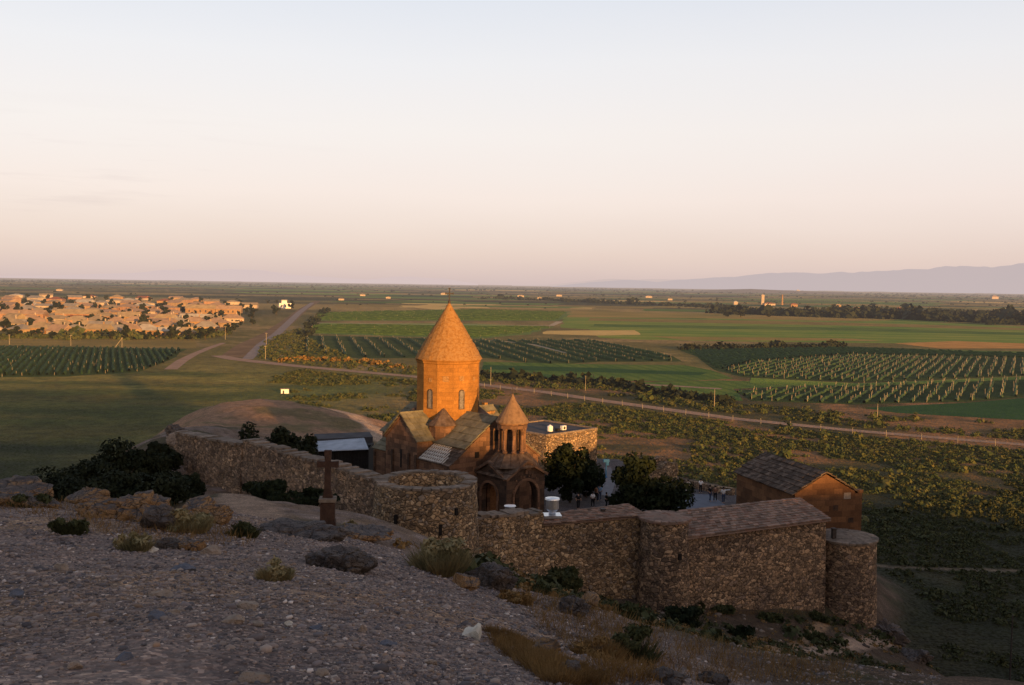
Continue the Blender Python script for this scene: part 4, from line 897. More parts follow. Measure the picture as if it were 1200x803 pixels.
mb = MB(); c0 = P(370, 524, 118.5); c1 = P(437, 512, 121); mb.prism([(c0[0], c0[1], 0), (c1[0], c1[1], 0), (c1[0]-1, c1[1]+4, 0), (c0[0]-1, c0[1]+4, 0)], (0, 0, c1[2])); mb.top('store_room', M_felt, (c0[0], c0[1], 0), 'low flat store room with dark roof directly behind the metal roofed shed', 'store room')
# stone cross
XP = ground(384, 611, 25); XP = P(384, 612, 45); XP[2] = min(XP[2], H(XP[0], XP[1])+.02)
sc_ = 45/1167
cr = thing('stone_cross', 'tall dark brown cross on a stone pedestal beside the left wall', 'cross', XP)
def cb(px0, px1, py0, py1, dpt, mb):  # box from pixel sizes relative to the foot
    x0, x1 = (px0-384)*sc_, (px1-384)*sc_; z0, z1 = (612-py1)*sc_, (612-py0)*sc_
    mb.box((XP[0]+(x0+x1)/2, XP[1], XP[2]+z0), x1-x0, dpt, z1-z0, (1, .12)); return mb
mb = MB(); cb(375.5, 392.5, 585, 616, .62, mb); cb(374.5, 393.5, 606, 618, .72, mb); cb(376.5, 391.5, 582.5, 585.2, .6, mb); mb.build('pedestal', M_crossw, cr)
mb = MB(); cb(374, 394, 578.5, 582.6, .74, mb); mb.build('pedestal_cap', M_cope, cr)
mb = MB(); y_ = XP[1]
def pr_(pts, d_): mb.prism([(XP[0]+(a-384)*sc_, y_-d_/2, XP[2]+(612-b)*sc_) for a, b in pts], (0, d_, 0))
pr_([(378, 578.4), (390, 578.4), (387.6, 568), (387.2, 541.8), (380.8, 541.8), (380.2, 568)], .24)
pr_([(371.5, 534.6), (380.7, 535.6), (387.3, 535.6), (396.5, 534.6), (396.5, 542.4), (387.3, 541.8), (380.7, 541.8), (371.5, 542.4)], .22)
pr_([(380.8, 535.5), (387.2, 535.5), (388, 522), (380, 522)], .24)
mb.build('cross', M_crossw, cr)
mb = MB(); cb(379.5, 388.5, 570, 577, .27, mb); mb.build('carving', M_crossw, cr); mb = MB(); cb(382, 386, 536.5, 541, .26, mb); mb.build('carving', M_crossw, cr)
# chimney cowls on the rampart roof
for (px, py0, py1, d, wd, lab) in ((647, 607.5, 585.5, 78.6, 19, 'shiny metal chimney cowl standing on the rampart roof by the porch'), (597.5, 604, 594.5, 77.5, 15, 'low metal chimney cowl half hidden behind the rampart below the porch')):
    q_ = P(px, py0, d); q_[2] += .16; k = d/1167; hh = (py0-py1)*k; w_ = wd*k/2
    o = thing('chimney_cowl', lab, 'chimney cowl', q_); mb = MB(); mb.box(q_, w_*2.2, w_*2, hh*.13, (1, .1), z0=q_[2]-.03); mb.build('base', M_metal, o)
    mb = MB(); mb.lathe(q_, [(w_*.45, q_[2]+hh*.1), (w_*.42, q_[2]+hh*.5)], 14); mb.build('pipe', M_metal, o, True)
    mb = MB(); mb.lathe(q_, [(w_*.55, q_[2]+hh*.3), (w_*.82, q_[2]+hh*.42), (w_*.8, q_[2]+hh*.9), (w_*.95, q_[2]+hh*.93), (w_*.9, q_[2]+hh), (.03, q_[2]+hh*1.04)], 18); mb.build('cap', M_metal, o)
q_ = P(706.5, 601, 80.5); mb = MB(); mb.box(q_, .3, .3, .28, (1, .3)); mb.box((q_[0], q_[1], q_[2]+.28), .4, .4, .07, (1, .3)); mb.top('roof_vent', M_iron, q_, 'small black vent box on the rampart roof in front of the courtyard', 'vent')
# ------------------------------------------------------------------ courtyard
def tree(label, px, py_base, d, rad, th_, n, size, mat, seed, name='tree', z=None, group=None):
    q_ = P(px, py_base, d); loc = (q_[0], q_[1], z if z is not None else H(q_[0], q_[1]))
    return bush(name, label, 'tree', loc, rad, n, size*.75, mat, seed, group, 1.3, 26, True, th_)
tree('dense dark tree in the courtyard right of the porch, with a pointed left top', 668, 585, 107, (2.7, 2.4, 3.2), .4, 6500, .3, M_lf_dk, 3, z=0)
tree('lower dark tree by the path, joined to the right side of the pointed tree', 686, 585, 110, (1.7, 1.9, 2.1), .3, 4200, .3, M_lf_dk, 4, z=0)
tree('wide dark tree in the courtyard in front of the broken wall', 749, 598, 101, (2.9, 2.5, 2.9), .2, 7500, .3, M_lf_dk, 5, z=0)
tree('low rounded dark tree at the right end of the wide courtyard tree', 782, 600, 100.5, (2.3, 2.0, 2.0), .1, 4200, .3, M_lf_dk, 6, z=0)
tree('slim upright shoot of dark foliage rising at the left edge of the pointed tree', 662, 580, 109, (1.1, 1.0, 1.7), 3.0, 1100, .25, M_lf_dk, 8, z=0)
# blue post, tables
q_ = G0(710, 560, 0); o = thing('blue_post', 'small blue post with a wide flat head at the far end of the courtyard path', 'post', q_)
mb = MB(); mb.lathe(q_, [(.2, 0), (.2, .12), (.09, .2), (.09, 2.1)], 10); mb.build('shaft', M_blue, o)
mb = MB(); mb.box((q_[0], q_[1], 1.95), .75, .3, .35, (1, .2)); mb.box((q_[0]+.15, q_[1], 1.55), .35, .2, .4, (1, .2)); mb.build('head', M_blue, o)
for (px, py, lab) in ((683, 583, 'small table with pale top under the dark trees left of the group of visitors'), (728, 594, 'small table with pale top in front of the wide dark courtyard tree')):
    q_ = G0(px, py, 0); o = thing('table', lab, 'table', q_)
    mb = MB(); mb.box((q_[0], q_[1], .74), .95, .8, .05, (1, .25)); mb.build('tabletop', M_tin, o)
    for a, b in ((-1, -1), (1, -1), (1, 1), (-1, 1)): mb = MB(); mb.box((q_[0]+a*.38, q_[1]+b*.3, 0), .06, .06, .738); mb.build('leg', M_iron, o)
# pavement
mb = MB(); pv = [G0(x, y, 0) for x, y in [(716, 548), (721, 566), (716, 582), (700, 580), (702, 562), (708, 548)]]; mb.prism([p_+np.array([0, 0, .004]) for p_ in pv], (0, 0, .03))
o = mb.build('path', mat_noise('pale_paving', [(0.3, (0.13, 0.128, 0.14)), (0.7, (0.19, 0.185, 0.195))], 1.2)); tag(o, None, None, kind='structure')
mb = MB(); pv = [G0(x, y, 0) for x, y in [(800, 579), (832, 580), (850, 592), (840, 606), (790, 606), (792, 588)]]; mb.prism([p_+np.array([0, 0, .004]) for p_ in pv], (0, 0, .03))
o = mb.build('pavement', mat_noise('blue_grey_paving', [(0.3, (0.12, 0.13, 0.155)), (0.7, (0.17, 0.18, 0.21))], 1.2)); tag(o, None, None, kind='structure')
# people
def skin_body(verts, edges, rads, name):
    me = bpy.data.meshes.new(name); me.from_pydata(verts, edges, []); o = bpy.data.objects.new(name, me); COL.objects.link(o)
    md = o.modifiers.new('s', 'SKIN'); sv = me.skin_vertices[0].data
    for i, r_ in enumerate(rads): sv[i].radius = (r_, r_)
    sv[0].use_root = True
    o.modifiers.new('d', 'SUBSURF').levels = 1
    dg = bpy.context.evaluated_depsgraph_get(); me2 = bpy.data.meshes.new_from_object(o.evaluated_get(dg))
    bpy.data.objects.remove(o); me2.polygons.foreach_set('use_smooth', [True]*len(me2.polygons)); return me2
M_skin = mat_plain('skin', (0.42, 0.26, 0.18), var=.1); M_hair = mat_plain('dark_hair', (0.02, 0.015, 0.012), var=.1)
SHIRT = {c: mat_plain(c+'_cloth', v, var=.12) for c, v in dict(black=(.014, .014, .016), white=(.78, .74, .70), blue=(.20, .33, .50), pink=(.62, .42, .40), brown=(.26, .13, .075), jeans=(.05, .07, .12), grey=(.16, .15, .16), cream=(.5, .42, .35)).items()}
def person(px, py, label, top, bottom, facing=0.0, h=1.7, arms=(0.25, -0.25), pointing=False, stride=.1, dress=False):
    q_ = G0(px, py, 0); s = h/1.7; o = thing('person', label, 'person', (q_[0], q_[1], .036 if True else 0)); o.rotation_euler = (0, 0, facing)
    J = dict(pelvis=(0, 0, .93), chest=(0, 0, 1.28), neck=(0, 0, 1.44), head0=(0, 0, 1.54), head1=(0, -.01, 1.63), sl=(-.19, 0, 1.38), el=(-.26, .02+arms[0]*.2, 1.12), wl=(-.25, -.05-arms[0]*.4, .88), sr=(.19, 0, 1.38), er=(.26, .02, 1.12), wr=(.25, -.06-arms[0]*.3, .88),
             hl=(-.10, 0, .88), kl=(-.11, -.03-stride*.4, .48), al=(-.11, .02-stride, .07), tl=(-.12, -.12-stride, .03), hr=(.10, 0, .88), kr=(.11, -.02+stride*.2, .48), ar=(.11, .03+stride, .07), tr=(.12, -.11+stride, .03))
    if pointing: J['er'] = (.45, -.05, 1.40); J['wr'] = (.72, -.08, 1.44)
    K = list(J); rad_ = dict(pelvis=.13, chest=.15, neck=.055, head0=.085, head1=.09, sl=.06, el=.045, wl=.035, sr=.06, er=.045, wr=.035, hl=.09, kl=.06, al=.045, tl=.04, hr=.09, kr=.06, ar=.045, tr=.04)
    E = [('pelvis', 'chest'), ('chest', 'neck'), ('neck', 'head0'), ('head0', 'head1'), ('chest', 'sl'), ('sl', 'el'), ('el', 'wl'), ('chest', 'sr'), ('sr', 'er'), ('er', 'wr'), ('pelvis', 'hl'), ('hl', 'kl'), ('kl', 'al'), ('al', 'tl'), ('pelvis', 'hr'), ('hr', 'kr'), ('kr', 'ar'), ('ar', 'tr')]
    def grow(keys, fat, name):
        vs = [tuple(c*s for c in J[k]) for k in keys]; es = [(keys.index(a), keys.index(b)) for a, b in E if a in keys and b in keys]
        return skin_body(vs, es, [(rad_[k]+fat)*s for k in keys], name)
    body = link('body', grow(K, 0, 'body'), M_skin, o)
    link('shirt', grow(['pelvis', 'chest', 'sl', 'el', 'sr', 'er'] + (['wr'] if pointing else []), .022, 'shirt'), SHIRT[top], o)
    if dress:
        mb = MB(); mb.lathe((0, 0, 0), [(.27*s, .3*s), (.22*s, .65*s), (.16*s, .98*s)], 14); link('skirt', mb.mesh('skirt'), SHIRT[bottom], o)
    else: link('trousers', grow(['pelvis', 'hl', 'kl', 'al', 'hr', 'kr', 'ar'], .018, 'trousers'), SHIRT[bottom], o)
    mb = MB(); mb.lathe((0, .015*s, 0), [(.09*s, 1.55*s), (.108*s, 1.62*s), (.098*s, 1.69*s), (.05*s, 1.74*s)], 12); link('hair', mb.mesh('hair', smooth=True), M_hair, o)
    return o
person(677.5, 597, 'person in black standing alone on the courtyard paving right of the porch', 'black', 'black', .3, 1.75)
person(694.5, 595, 'person in a white shirt standing with the dark dressed group by the trees', 'white', 'black', 2.6, 1.65)
person(702.5, 587, 'person in a light blue shirt standing behind the white shirted visitor', 'blue', 'jeans', 3.0, 1.75)
person(698.5, 588, 'person in brown top and dark trousers at the left of the light blue shirt', 'brown', 'black', 2.2, 1.7)
person(717, 599, 'person in a white top near the rampart roof, right end of the dark group', 'white', 'black', -1.2, 1.5)
person(710.5, 596, 'person in black near the rampart roof beside the right table', 'black', 'black', 1.2, 1.68)
person(806, 580, 'person in a pale pink dress standing by the far parapet', 'cream', 'cream', .2, 1.7, dress=True)
person(821, 578, 'person in a white top leaning at the far parapet', 'white', 'black', -.5, 1.62)
person(832, 588, 'person all in black standing at the left of the couple by the chapel', 'black', 'jeans', .9, 1.8)
person(838, 588, 'person in an orange brown top standing beside the one in black', 'brown', 'black', -.4, 1.72)
person(847.5, 590, 'person in a white top pointing with one arm stretched towards the chapel', 'white', 'jeans', .1, 1.75, pointing=True)
# ------------------------------------------------------------------ foreground rocks, stones, plants
from mathutils import noise as mnoise
def rock_mesh(sx_, sy_, sz_, seed, sub=3, rough=.35, sink=.3):
    bm = bmesh.new(); bmesh.ops.create_icosphere(bm, subdivisions=min(sub+1, 6), radius=1.0)
    g = np.random.default_rng(seed); off = Vector(g.uniform(-50, 50, 3))
    planes = g.normal(size=(13, 3)); planes /= np.linalg.norm(planes, axis=1)[:, None]; pd = g.uniform(.5, .92, 13)
    asp = Vector((1.0, sy_/sx_, sz_/sx_))
    for v in bm.verts:
        c = np.array(v.co)
        for n_, d_ in zip(planes, pd):
            e = c@n_-d_
            if e > 0: c = c-n_*e*.92
        q = Vector((c[0]*asp.x, c[1]*asp.y, c[2]*asp.z))
        k = 1.0 + rough*(.30*mnoise.fractal(q*1.5+off, .9, 2.1, 3) + .05*(mnoise.ridged_multi_fractal(q*3.2+off, .9, 2.1, 5, 1.0, 2.0)-1.0))
        k += rough*.06*mnoise.fractal(q*9+off, .6, 2.2, 4)
        vd = mnoise.voronoi(q*2.4+off)[0]; k -= rough*.15*max(0, .22-(vd[1]-vd[0]))/.22     # cracks between blocks
        c = c*k
        if sub >= 4: c[2] += .05*rough*math.sin(c[2]*9+3*mnoise.noise(q*1.5+off))   # bedding
        v.co = (c[0]*sx_, c[1]*sy_, (c[2]+1-2*sink)*sz_)
    me = bpy.data.meshes.new('rock'); bm.to_mesh(me); bm.free(); auto_uv(me); return me
def rock(px, py, wpx, hpx, label, mat, seed, dep=.8, sub=3, d=None, name='rock', cat='rock', sink=.3, rough=.35, rz=None):
    q_ = P(px, py, d) if d else ground(px, py); 
    if d: q_[2] = H(q_[0], q_[1])
    k = np.hypot(q_[0], q_[1])/1167
    o = link(name, rock_mesh(wpx*k/2, wpx*k/2*dep, hpx*k/2/(1-sink)*1.0, seed, sub, rough, sink), mat, None, q_); o.rotation_euler = (0, 0, rz if rz is not None else random.uniform(-.4, .4)); return tag(o, label, cat)
rock(25, 590, 110, 28, 'craggy outcrop of grey and ochre rock at the far left edge of the gravel', M_rock, 101, .8, 5, rough=.9)
rock(105, 592, 60, 20, 'low ochre boulder row between the left outcrop and the big ledge', M_rock, 102, .8, 4, rough=.8)
rock(122, 605, 58, 26, 'upright ochre rock face at the left end of the big ledge', M_rock, 103, .7, 5, rough=.8)
rock(165, 608, 110, 34, 'large dark topped rock ledge with ochre sides on the skyline of the gravel', M_rock, 104, .6, 5, rough=.9)
rock(186, 620, 46, 26, 'grey rounded boulder in front of the large dark topped ledge', M_rockdk, 105, .8, 4, rough=.7)
rock(232, 600, 44, 18, 'tan boulder on the slope beside the dusty path to the wall', M_rock, 106, .8, 4, rough=.8)
rock(255, 612, 42, 22, 'low tan rock on the right of the dusty path near the green shrubs', M_rock, 107, .8, 4, rough=.8)
rock(198, 642, 40, 14, 'dark jagged rock lying below the grey rounded boulder', M_rockdk, 108, .8, 4, rough=.9)
rock(225, 645, 34, 16, 'leaning slab of brown rock right of the dark jagged rock', M_rock, 109, .7, 4, rough=.8)
rock(400, 668, 96, 26, 'broad dark hump of rock in the middle of the gravel left of the sage bush', M_rockdk, 110, .8, 5, rough=.8, sink=.4)
rock(345, 628, 110, 18, 'flat grey ledge of bare rock in front of the cross', M_rockdk, 111, .8, 5, rough=.9)
rock(420, 632, 85, 16, 'flat tan ledge of bare rock right of the cross', M_rock, 112, .8, 4, rough=.9)
rock(578, 688, 70, 28, 'rounded grey rock shoulder just right of the sage bush', M_rockdk, 113, .8, 5, rough=.7)
rock(545, 690, 40, 22, 'ochre rock at the foot of the sage bush', M_rock, 114, .8, 4)
rock(670, 722, 44, 24, 'dark split boulder on the grassy slope below the rampart', M_rockdk, 115, .8, 5, rough=.9)
rock(690, 712, 34, 18, 'tan boulder behind the dark split boulder', M_rock, 116, .8, 4, rough=.8)
rock(640, 765, 50, 16, 'pale tan ledge along the edge of the gravel slope', M_rock, 117, .6, 4, rough=.9, rz=-.6)
rock(668, 790, 46, 16, 'grey ledge at the lower end of the dry grass strip', M_rockdk, 118, .6, 4, rough=.9, rz=-.6)
rock(780, 798, 60, 16, 'heap of dark broken rock at the bottom edge right of the dry grass', M_rockdk, 119, .8, 5, rough=1.0)
rock(835, 802, 40, 14, 'angular dark rock at the bottom edge right of the broken heap', M_rockdk, 120, .8, 5, rough=1.0)
rock(1042, 738, 40, 26, 'rocky shoulder below the corner tower', M_rockdk, 121, .8, 5, d=86.5, rough=1.0)
rock(1075, 770, 44, 16, 'dark crag lower down the slope from the corner tower', M_rockdk, 122, .8, 4, d=82, rough=1.0)
rock(90, 520, 20, 12, 'bare dark rock on the meadow edge at far left of the mound', M_rockdk, 124, .8, 4, d=150)
rock(205, 496, 26, 14, 'pale rock at the upper end of the left wall', M_stone_t, 125, .8, 4, d=99, rough=.8)
rock(207, 490, 22, 14, 'grey rock above the pale one at the end of the left wall', M_rockdk, 126, .8, 4, d=106, rough=.8)
# white angular stone with a raised right corner
q_ = ground(551, 746); k = np.hypot(q_[0], q_[1])/1167
mb = MB(); sil = [(-13, 0), (-12, 5), (-7, 8), (0, 7), (7, 14), (11, 12), (12, -2), (4, -3), (-8, -3)]
mb.add([(q_[0]+x*k, q_[1]-.05-.012*abs(x), q_[2]+y*k) for x, y in sil]+[(q_[0]+x*k*.85+.02, q_[1]+.13, q_[2]+y*k*.8-.01) for x, y in sil]+[(q_[0]+k, q_[1]-.085, q_[2]+3*k)],
       [(9+i, 9+(i+1) % 9, (i+1) % 9, i) for i in range(9)]+[(i, (i+1) % 9, 18) for i in range(9)]+[tuple(range(9, 18))[::-1]])
mb.top('stone', M_stone_w, q_, 'white angular stone with a raised corner on the gravel edge by the dry grass', 'stone')
for i, (px, py, wp_, hp_, mat, lab) in enumerate([
    (190, 700, 27, 9, M_stone_t, 'flat pale stone lying alone in the left middle of the gravel'), (182, 727, 26, 12, M_stone_b, 'bluish stone below the flat pale stone on the left gravel'), (203, 720, 16, 8, M_stone_t, 'small tan stone touching the bluish stone'),
    (273, 730, 28, 10, M_stone_t, 'long pale stone, left one of the pair in the middle of the gravel'), (299, 733, 22, 6, M_stone_t, 'slim pale stone, right one of the pair in the middle of the gravel'), (340, 735, 18, 7, M_stone_w, 'small whitish stone right of the slim pale stone'),
    (370, 739, 18, 7, M_stone_b, 'small grey stone near the whitish one at the gravel middle'), (378, 790, 22, 9, M_stone_t, 'tan stone near the bottom edge of the gravel'), (88, 784, 18, 8, M_stone_t, 'reddish tan stone low on the left gravel'),
    (300, 800, 36, 14, M_stone_t, 'broad tan stone cut by the bottom edge'), (145, 773, 24, 8, M_stone_b, 'flat bluish stone low on the left of the gravel'), (72, 668, 18, 9, M_stone_t, 'pale stone on the upper left gravel'),
    (248, 650, 26, 11, M_stone_t, 'smooth tan stone just below the green shrubs'), (175, 648, 24, 6, M_stone_w, 'thin whitish stone under the grey rounded boulder'), (290, 715, 26, 14, M_stone_t, 'pointed tan stone in the gravel below the dark hump'),
    (425, 741, 14, 12, M_stone_t, 'small tan lump left of the white angular stone'), (455, 757, 22, 7, M_stone_b, 'flat grey stone below the small tan lump'), (215, 670, 30, 9, M_stone_b, 'grey flat stone in the upper middle of the gravel'),
    (20, 700, 22, 10, M_stone_b, 'grey stone at the left edge of the gravel'), (505, 780, 16, 8, M_stone_t, 'small tan stone at the bottom of the gravel right of centre')]):
    rock(px, py, wp_, hp_, lab, mat, 200+i, .75, 3, name='stone', cat='stone', sink=.32, rough=.5)
# shrubs
def shrub(px, py, wpx, hpx, label, mat, seed, n=900, d=None, blade=0, name='shrub', lsz=7, bm=None):
    q_ = P(px, py, d) if d else ground(px, py); q_[2] = H(q_[0], q_[1])-.03
    k = np.hypot(q_[0], q_[1])/1167
    return bush(name, label, 'shrub', q_, (wpx*k/2*.95, wpx*k/2*.8, hpx*k/2*.9), int(n*2.4), lsz*k*.5, mat, seed, None, 2.6, 11, True, 0, int(blade*2) or (200 if hpx < 45 else 0), bm)
shrub(516, 672, 72, 50, 'large dry sage bush on the crest in front of the near round tower', M_lf_sage, 31, 900, blade=1300, lsz=4.5, bm=M_lf_sage)
shrub(80, 627, 36, 26, 'small dark green shrub on the left gravel below the ochre rock', M_lf_mid, 32, 350, blade=400, lsz=4)
shrub(322, 681, 44, 32, 'dry brownish shrub in the gravel left of the dark rock hump', M_lf_sage, 33, 350, blade=600, lsz=4)
shrub(285, 630, 42, 22, 'green shrub at the end of the dusty path left of the cross', M_lf_mid, 34, 350, blade=400, lsz=4)
shrub(222, 622, 60, 30, 'olive dry shrub among the boulders below the ledge', M_lf_sage, 35, 400, blade=600, lsz=4)
shrub(35, 594, 46, 16, 'low brown shrub at the foot of the left outcrop', M_lf_mid, 36, 500, blade=150, lsz=4)
shrub(158, 645, 44, 26, 'faded olive shrub below the grey rounded boulder', M_lf_sage, 37, 250, blade=500, lsz=4)
shrub(345, 610, 80, 24, 'dark green bush growing at the foot of the left wall', M_lf_dk, 38, 1500, d=62, lsz=6)
shrub(318, 604, 60, 24, 'darkest bush in the hollow between the path and the left wall', M_lf_dk, 39, 1200, d=66, lsz=6)
shrub(410, 617, 18, 12, 'small pale green plant just right of the cross pedestal', M_lf_sage, 40, 200, d=44, lsz=4)
shrub(470, 640, 66, 26, 'dry olive scrub at the foot of the near round tower', M_lf_sage, 41, 700, d=62, blade=250, lsz=5)
shrub(660, 700, 46, 34, 'deep green bush against the front rampart', M_lf_mid, 42, 1100, d=60, lsz=6)
shrub(635, 700, 42, 30, 'dull green bush behind the rounded rock shoulder', M_lf_mid, 43, 900, d=45, lsz=5)
shrub(605, 708, 50, 20, 'reddish dry bush on the slope right of the rock shoulder', M_lf_dry, 44, 200, blade=500, lsz=3)
shrub(720, 730, 60, 34, 'grey green bush on the slope below the front rampart', M_lf_mid, 45, 900, d=52, lsz=5)
shrub(700, 772, 80, 34, 'wide rust brown bush in the hollow right of the dry grass', M_lf_dry, 46, 400, blade=900, lsz=3)
shrub(745, 775, 60, 48, 'olive bush at the right of the wide rust brown bush', M_lf_mid, 47, 900, blade=300, lsz=4)
shrub(845, 725, 28, 8, 'small dark bush at the foot of the right rampart', M_lf_mid, 48, 300, d=79, lsz=5)
shrub(905, 728, 28, 7, 'dark tuft at the foot of the right rampart near the corner tower', M_lf_mid, 49, 300, d=80, lsz=5)
shrub(955, 745, 31, 8, 'dark bush between the two tracks below the corner tower', M_lf_mid, 50, 300, d=78, lsz=5)
shrub(960, 728, 23, 8, 'dark bush in the angle of rampart and corner tower', M_lf_mid, 51, 300, d=83.5, lsz=5)
shrub(870, 738, 34, 14, 'low dark scrub patch on the slope below the right rampart', M_lf_dk, 52, 400, d=72, lsz=5)
shrub(890, 798, 90, 30, 'low olive scrub at the bottom edge beside the lower track', M_lf_mid, 53, 800, d=48, lsz=5)
shrub(650, 720, 18, 34, 'upright straw coloured weed beside the reddish dry bush', M_lf_dry, 54, 120, d=26, blade=160, lsz=4)
shrub(710, 700, 16, 26, 'upright straw coloured weed against the front rampart', M_lf_dry, 55, 120, d=50, blade=120, lsz=4)
shrub(800, 730, 60, 22, 'dark green scrub at the foot of the half round turret', M_lf_dk, 56, 600, d=70, lsz=5)
# big bushes left
for i, (px, d, w_, ptop, lab) in enumerate([(165, 60, 130, 556, 'huge black green bush below the left wall, nearest the gravel skyline'), (215, 78, 46, 556, 'dark bush touching the far end of the left wall'), (110, 74, 130, 550, 'dark bush left of the huge one'), (178, 92, 60, 526, 'small dark bush under the rocks at the end of the left wall'), (50, 70, 110, 556, 'low dark scrub at the left above the rock outcrop'), (140, 90, 100, 532, 'dark bush behind the huge one'),
                                        (325, 100, 92, 497, 'spreading dark bush behind the left wall'), (352, 104, 60, 510, 'dark bush behind the left wall next to the metal roofed shed'), (296, 99, 62, 510, 'small dark bush at the left end of the spreading bush')]):
    q_ = P(px, 500, d); q_[2] = H(q_[0], q_[1])-.1; k = d/1167; h_ = max(1.2, P(px, ptop, d)[2]-q_[2])
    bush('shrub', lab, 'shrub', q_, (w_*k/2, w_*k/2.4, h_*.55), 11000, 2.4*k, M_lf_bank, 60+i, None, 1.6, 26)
# dry grass strip (nobody could count it) and gravel
def scatter_blades(name, label, regions, n, h, wd, mat, seed):
    g = np.random.default_rng(seed); vs, fs, b = [], [], 0
    pts = []
    for poly, frac in regions:
        xs, ys = [p[0] for p in poly], [p[1] for p in poly]
        c = 0
        while c < int(n*frac/6):
            px, py = g.uniform(min(xs), max(xs)), g.uniform(min(ys), max(ys))
            if in_poly(np.array([px]), np.array([py]), poly)[0]: pts.append((px, py)); c += 1
    for px, py in pts:
        q_ = ground(px, py)
        dd_ = min(1.0, max(.35, math.hypot(q_[0], q_[1])/22))
        v, f = blades(int(n/len(pts))+2, .3*dd_, .3*dd_, h*dd_*g.uniform(.6, 1.25), wd*dd_, int(g.integers(1e6)), .9)
        vs.append(v+q_); fs.append(f+b); b += len(v)
    o = link(name, np_mesh(name, np.concatenate(vs), np.concatenate(fs), False), mat); return tag(o, label, 'grass', kind='stuff')
scatter_blades('dry_grass', 'rust coloured dry grass along the right edge of the gravel', [([(568, 738), (600, 745), (650, 770), (720, 803), (650, 803), (585, 762)], 1.0)], 14000, .2, .009, M_lf_dry, 5)
scatter_blades('sparse_grass', 'thin straw grass between rocks on the slope', [([(590, 690), (660, 690), (760, 740), (780, 800), (720, 800), (640, 740)], .5), ([(0, 575), (250, 590), (300, 640), (180, 640), (0, 600)], .25), ([(820, 715), (950, 718), (950, 724), (820, 722)], .2), ([(690, 735), (820, 735), (980, 760), (1010, 803), (700, 803)], .6)], 10000, .28, .011, M_lf_dry, 6)
# gravel stones
g = np.random.default_rng(12); n = 175000
ico_v = []; bm = bmesh.new(); bmesh.ops.create_icosphere(bm, subdivisions=1, radius=1.0); ico_v = np.array([v.co[:] for v in bm.verts]); ico_f = np.array([[v.index for v in f.verts] for f in bm.faces]); bm.free()
lr = math.log(3.3)+math.log(34/3.3)*g.uniform(0, 1, n)**1.25; ang = g.uniform(R(-30), R(24), n); gx, gy = np.exp(lr)*np.sin(ang), np.exp(lr)*np.cos(ang)
keep = (gx < 0.085*gy+0.35+.6*g.uniform(-1, 1, n)) | (g.uniform(0, 1, n) < .12)
dens = fbm(gx/2.2, gy/2.2, 3, 81); keep &= dens*1.6+g.uniform(-.5, .5, n) > -.42
gx, gy, lr = gx[keep], gy[keep], lr[keep]; n = len(gx); gz = height(gx, gy)
sz = np.exp(lr)*g.lognormal(math.log(.00082), .55, n); sz = np.clip(sz*(1+.25*(1-sstep(np.exp(lr), 4, 9))), .003, .04)
jit = 1+.35*g.uniform(-1, 1, (n, 12, 1)); scl = np.stack([sz*g.uniform(.7, 1.5, n), sz*g.uniform(.7, 1.4, n), sz*g.uniform(.4, .85, n)], 1)
vv = ico_v[None]*jit*scl[:, None]; ca, sa = np.cos(g.uniform(0, 6.28, n)), np.sin(g.uniform(0, 6.28, n)); L_ = np.hypot(ca, sa); ca, sa = ca/L_, sa/L_
vv = np.stack([vv[..., 0]*ca[:, None]-vv[..., 1]*sa[:, None], vv[..., 0]*sa[:, None]+vv[..., 1]*ca[:, None], vv[..., 2]], -1) + np.stack([gx, gy, gz+sz*.25], 1)[:, None]
ff = (ico_f[None]+np.arange(n)[:, None, None]*12).reshape(-1, 3)
me = np_mesh('gravel', vv.reshape(-1, 3), ff, False); at = me.color_attributes.new('Col', 'FLOAT_COLOR', 'POINT')
pal = np.array([(.18, .147, .138), (.24, .187, .16), (.11, .098, .10), (.30, .24, .20), (.50, .42, .365), (.24, .165, .115)]); pc = pal[g.choice(6, n, p=[.29, .28, .19, .15, .03, .06])]*g.uniform(.75, 1.25, (n, 1))
at.data.foreach_set('color', np.concatenate([np.repeat(pc, 12, 0), np.ones((n*12, 1))], 1).astype(np.float32).ravel())
m, t = new_mat('gravel'); an = t.node('ShaderNodeAttribute', attribute_name='Col'); finish(m, t, an.outputs['Color'], .95, spec=.1)
tag(link('gravel', me, m), 'loose grey gravel covering the hilltop in the foreground', 'gravel', kind='stuff')
# ------------------------------------------------------------------ plain: fields, roads
def sheet(name, pxs, mat, z=.03, kind='structure'):
    cor = [G0(x, y)[:2] for x, y in pxs]; pts = []
    for a, b in zip(cor, cor[1:]+cor[:1]):
        L_ = np.linalg.norm(b-a); k = max(2, min(16, int(L_/25)))
        for i in range(k):
            q = a+(b-a)*(i/k); am_ = min(.004*np.hypot(*q), L_*.03)
            pts.append(q+am_*np.array([float(fbm(q[0:1]/30, q[1:2]/30, 2, 61)[0]), float(fbm(q[0:1]/30+50, q[1:2]/30, 2, 62)[0])])*2)
    mb = MB(); mb.add([(p_[0], p_[1], PZ+z) for p_ in pts], [tuple(range(len(pts)))])
    me = mb.mesh(name)
    if me.polygons[0].normal.z < 0: me.flip_normals()
    o = link(name, me, mat); return tag(o, None, None, kind=kind)
def mat_field(name, lo, hi, rowdir=None, spacing=3.0, rowcol=None, nsc=.03, rowmix=.7, grass=4.5):
    m, t = new_mat(name); p = pos_of(t)
    c = t.ramp(t.noise(p, nsc, 7, .7), [(0.35, lo), (0.65, hi)])
    if rowdir is not None:
        u = t.vmath('DOT_PRODUCT', p, (-rowdir[1], rowdir[0], 0))
        s = t.math('SINE', t.math('MULTIPLY', u, 2*math.pi/spacing))
        c = t.mix(t.math('MULTIPLY', t.rng(s, .1, .8), rowmix), c, rowcol)
    return finish(m, t, c, 1.0, haze=HZ, spec=.05, normal=grassy(t, p, grass))
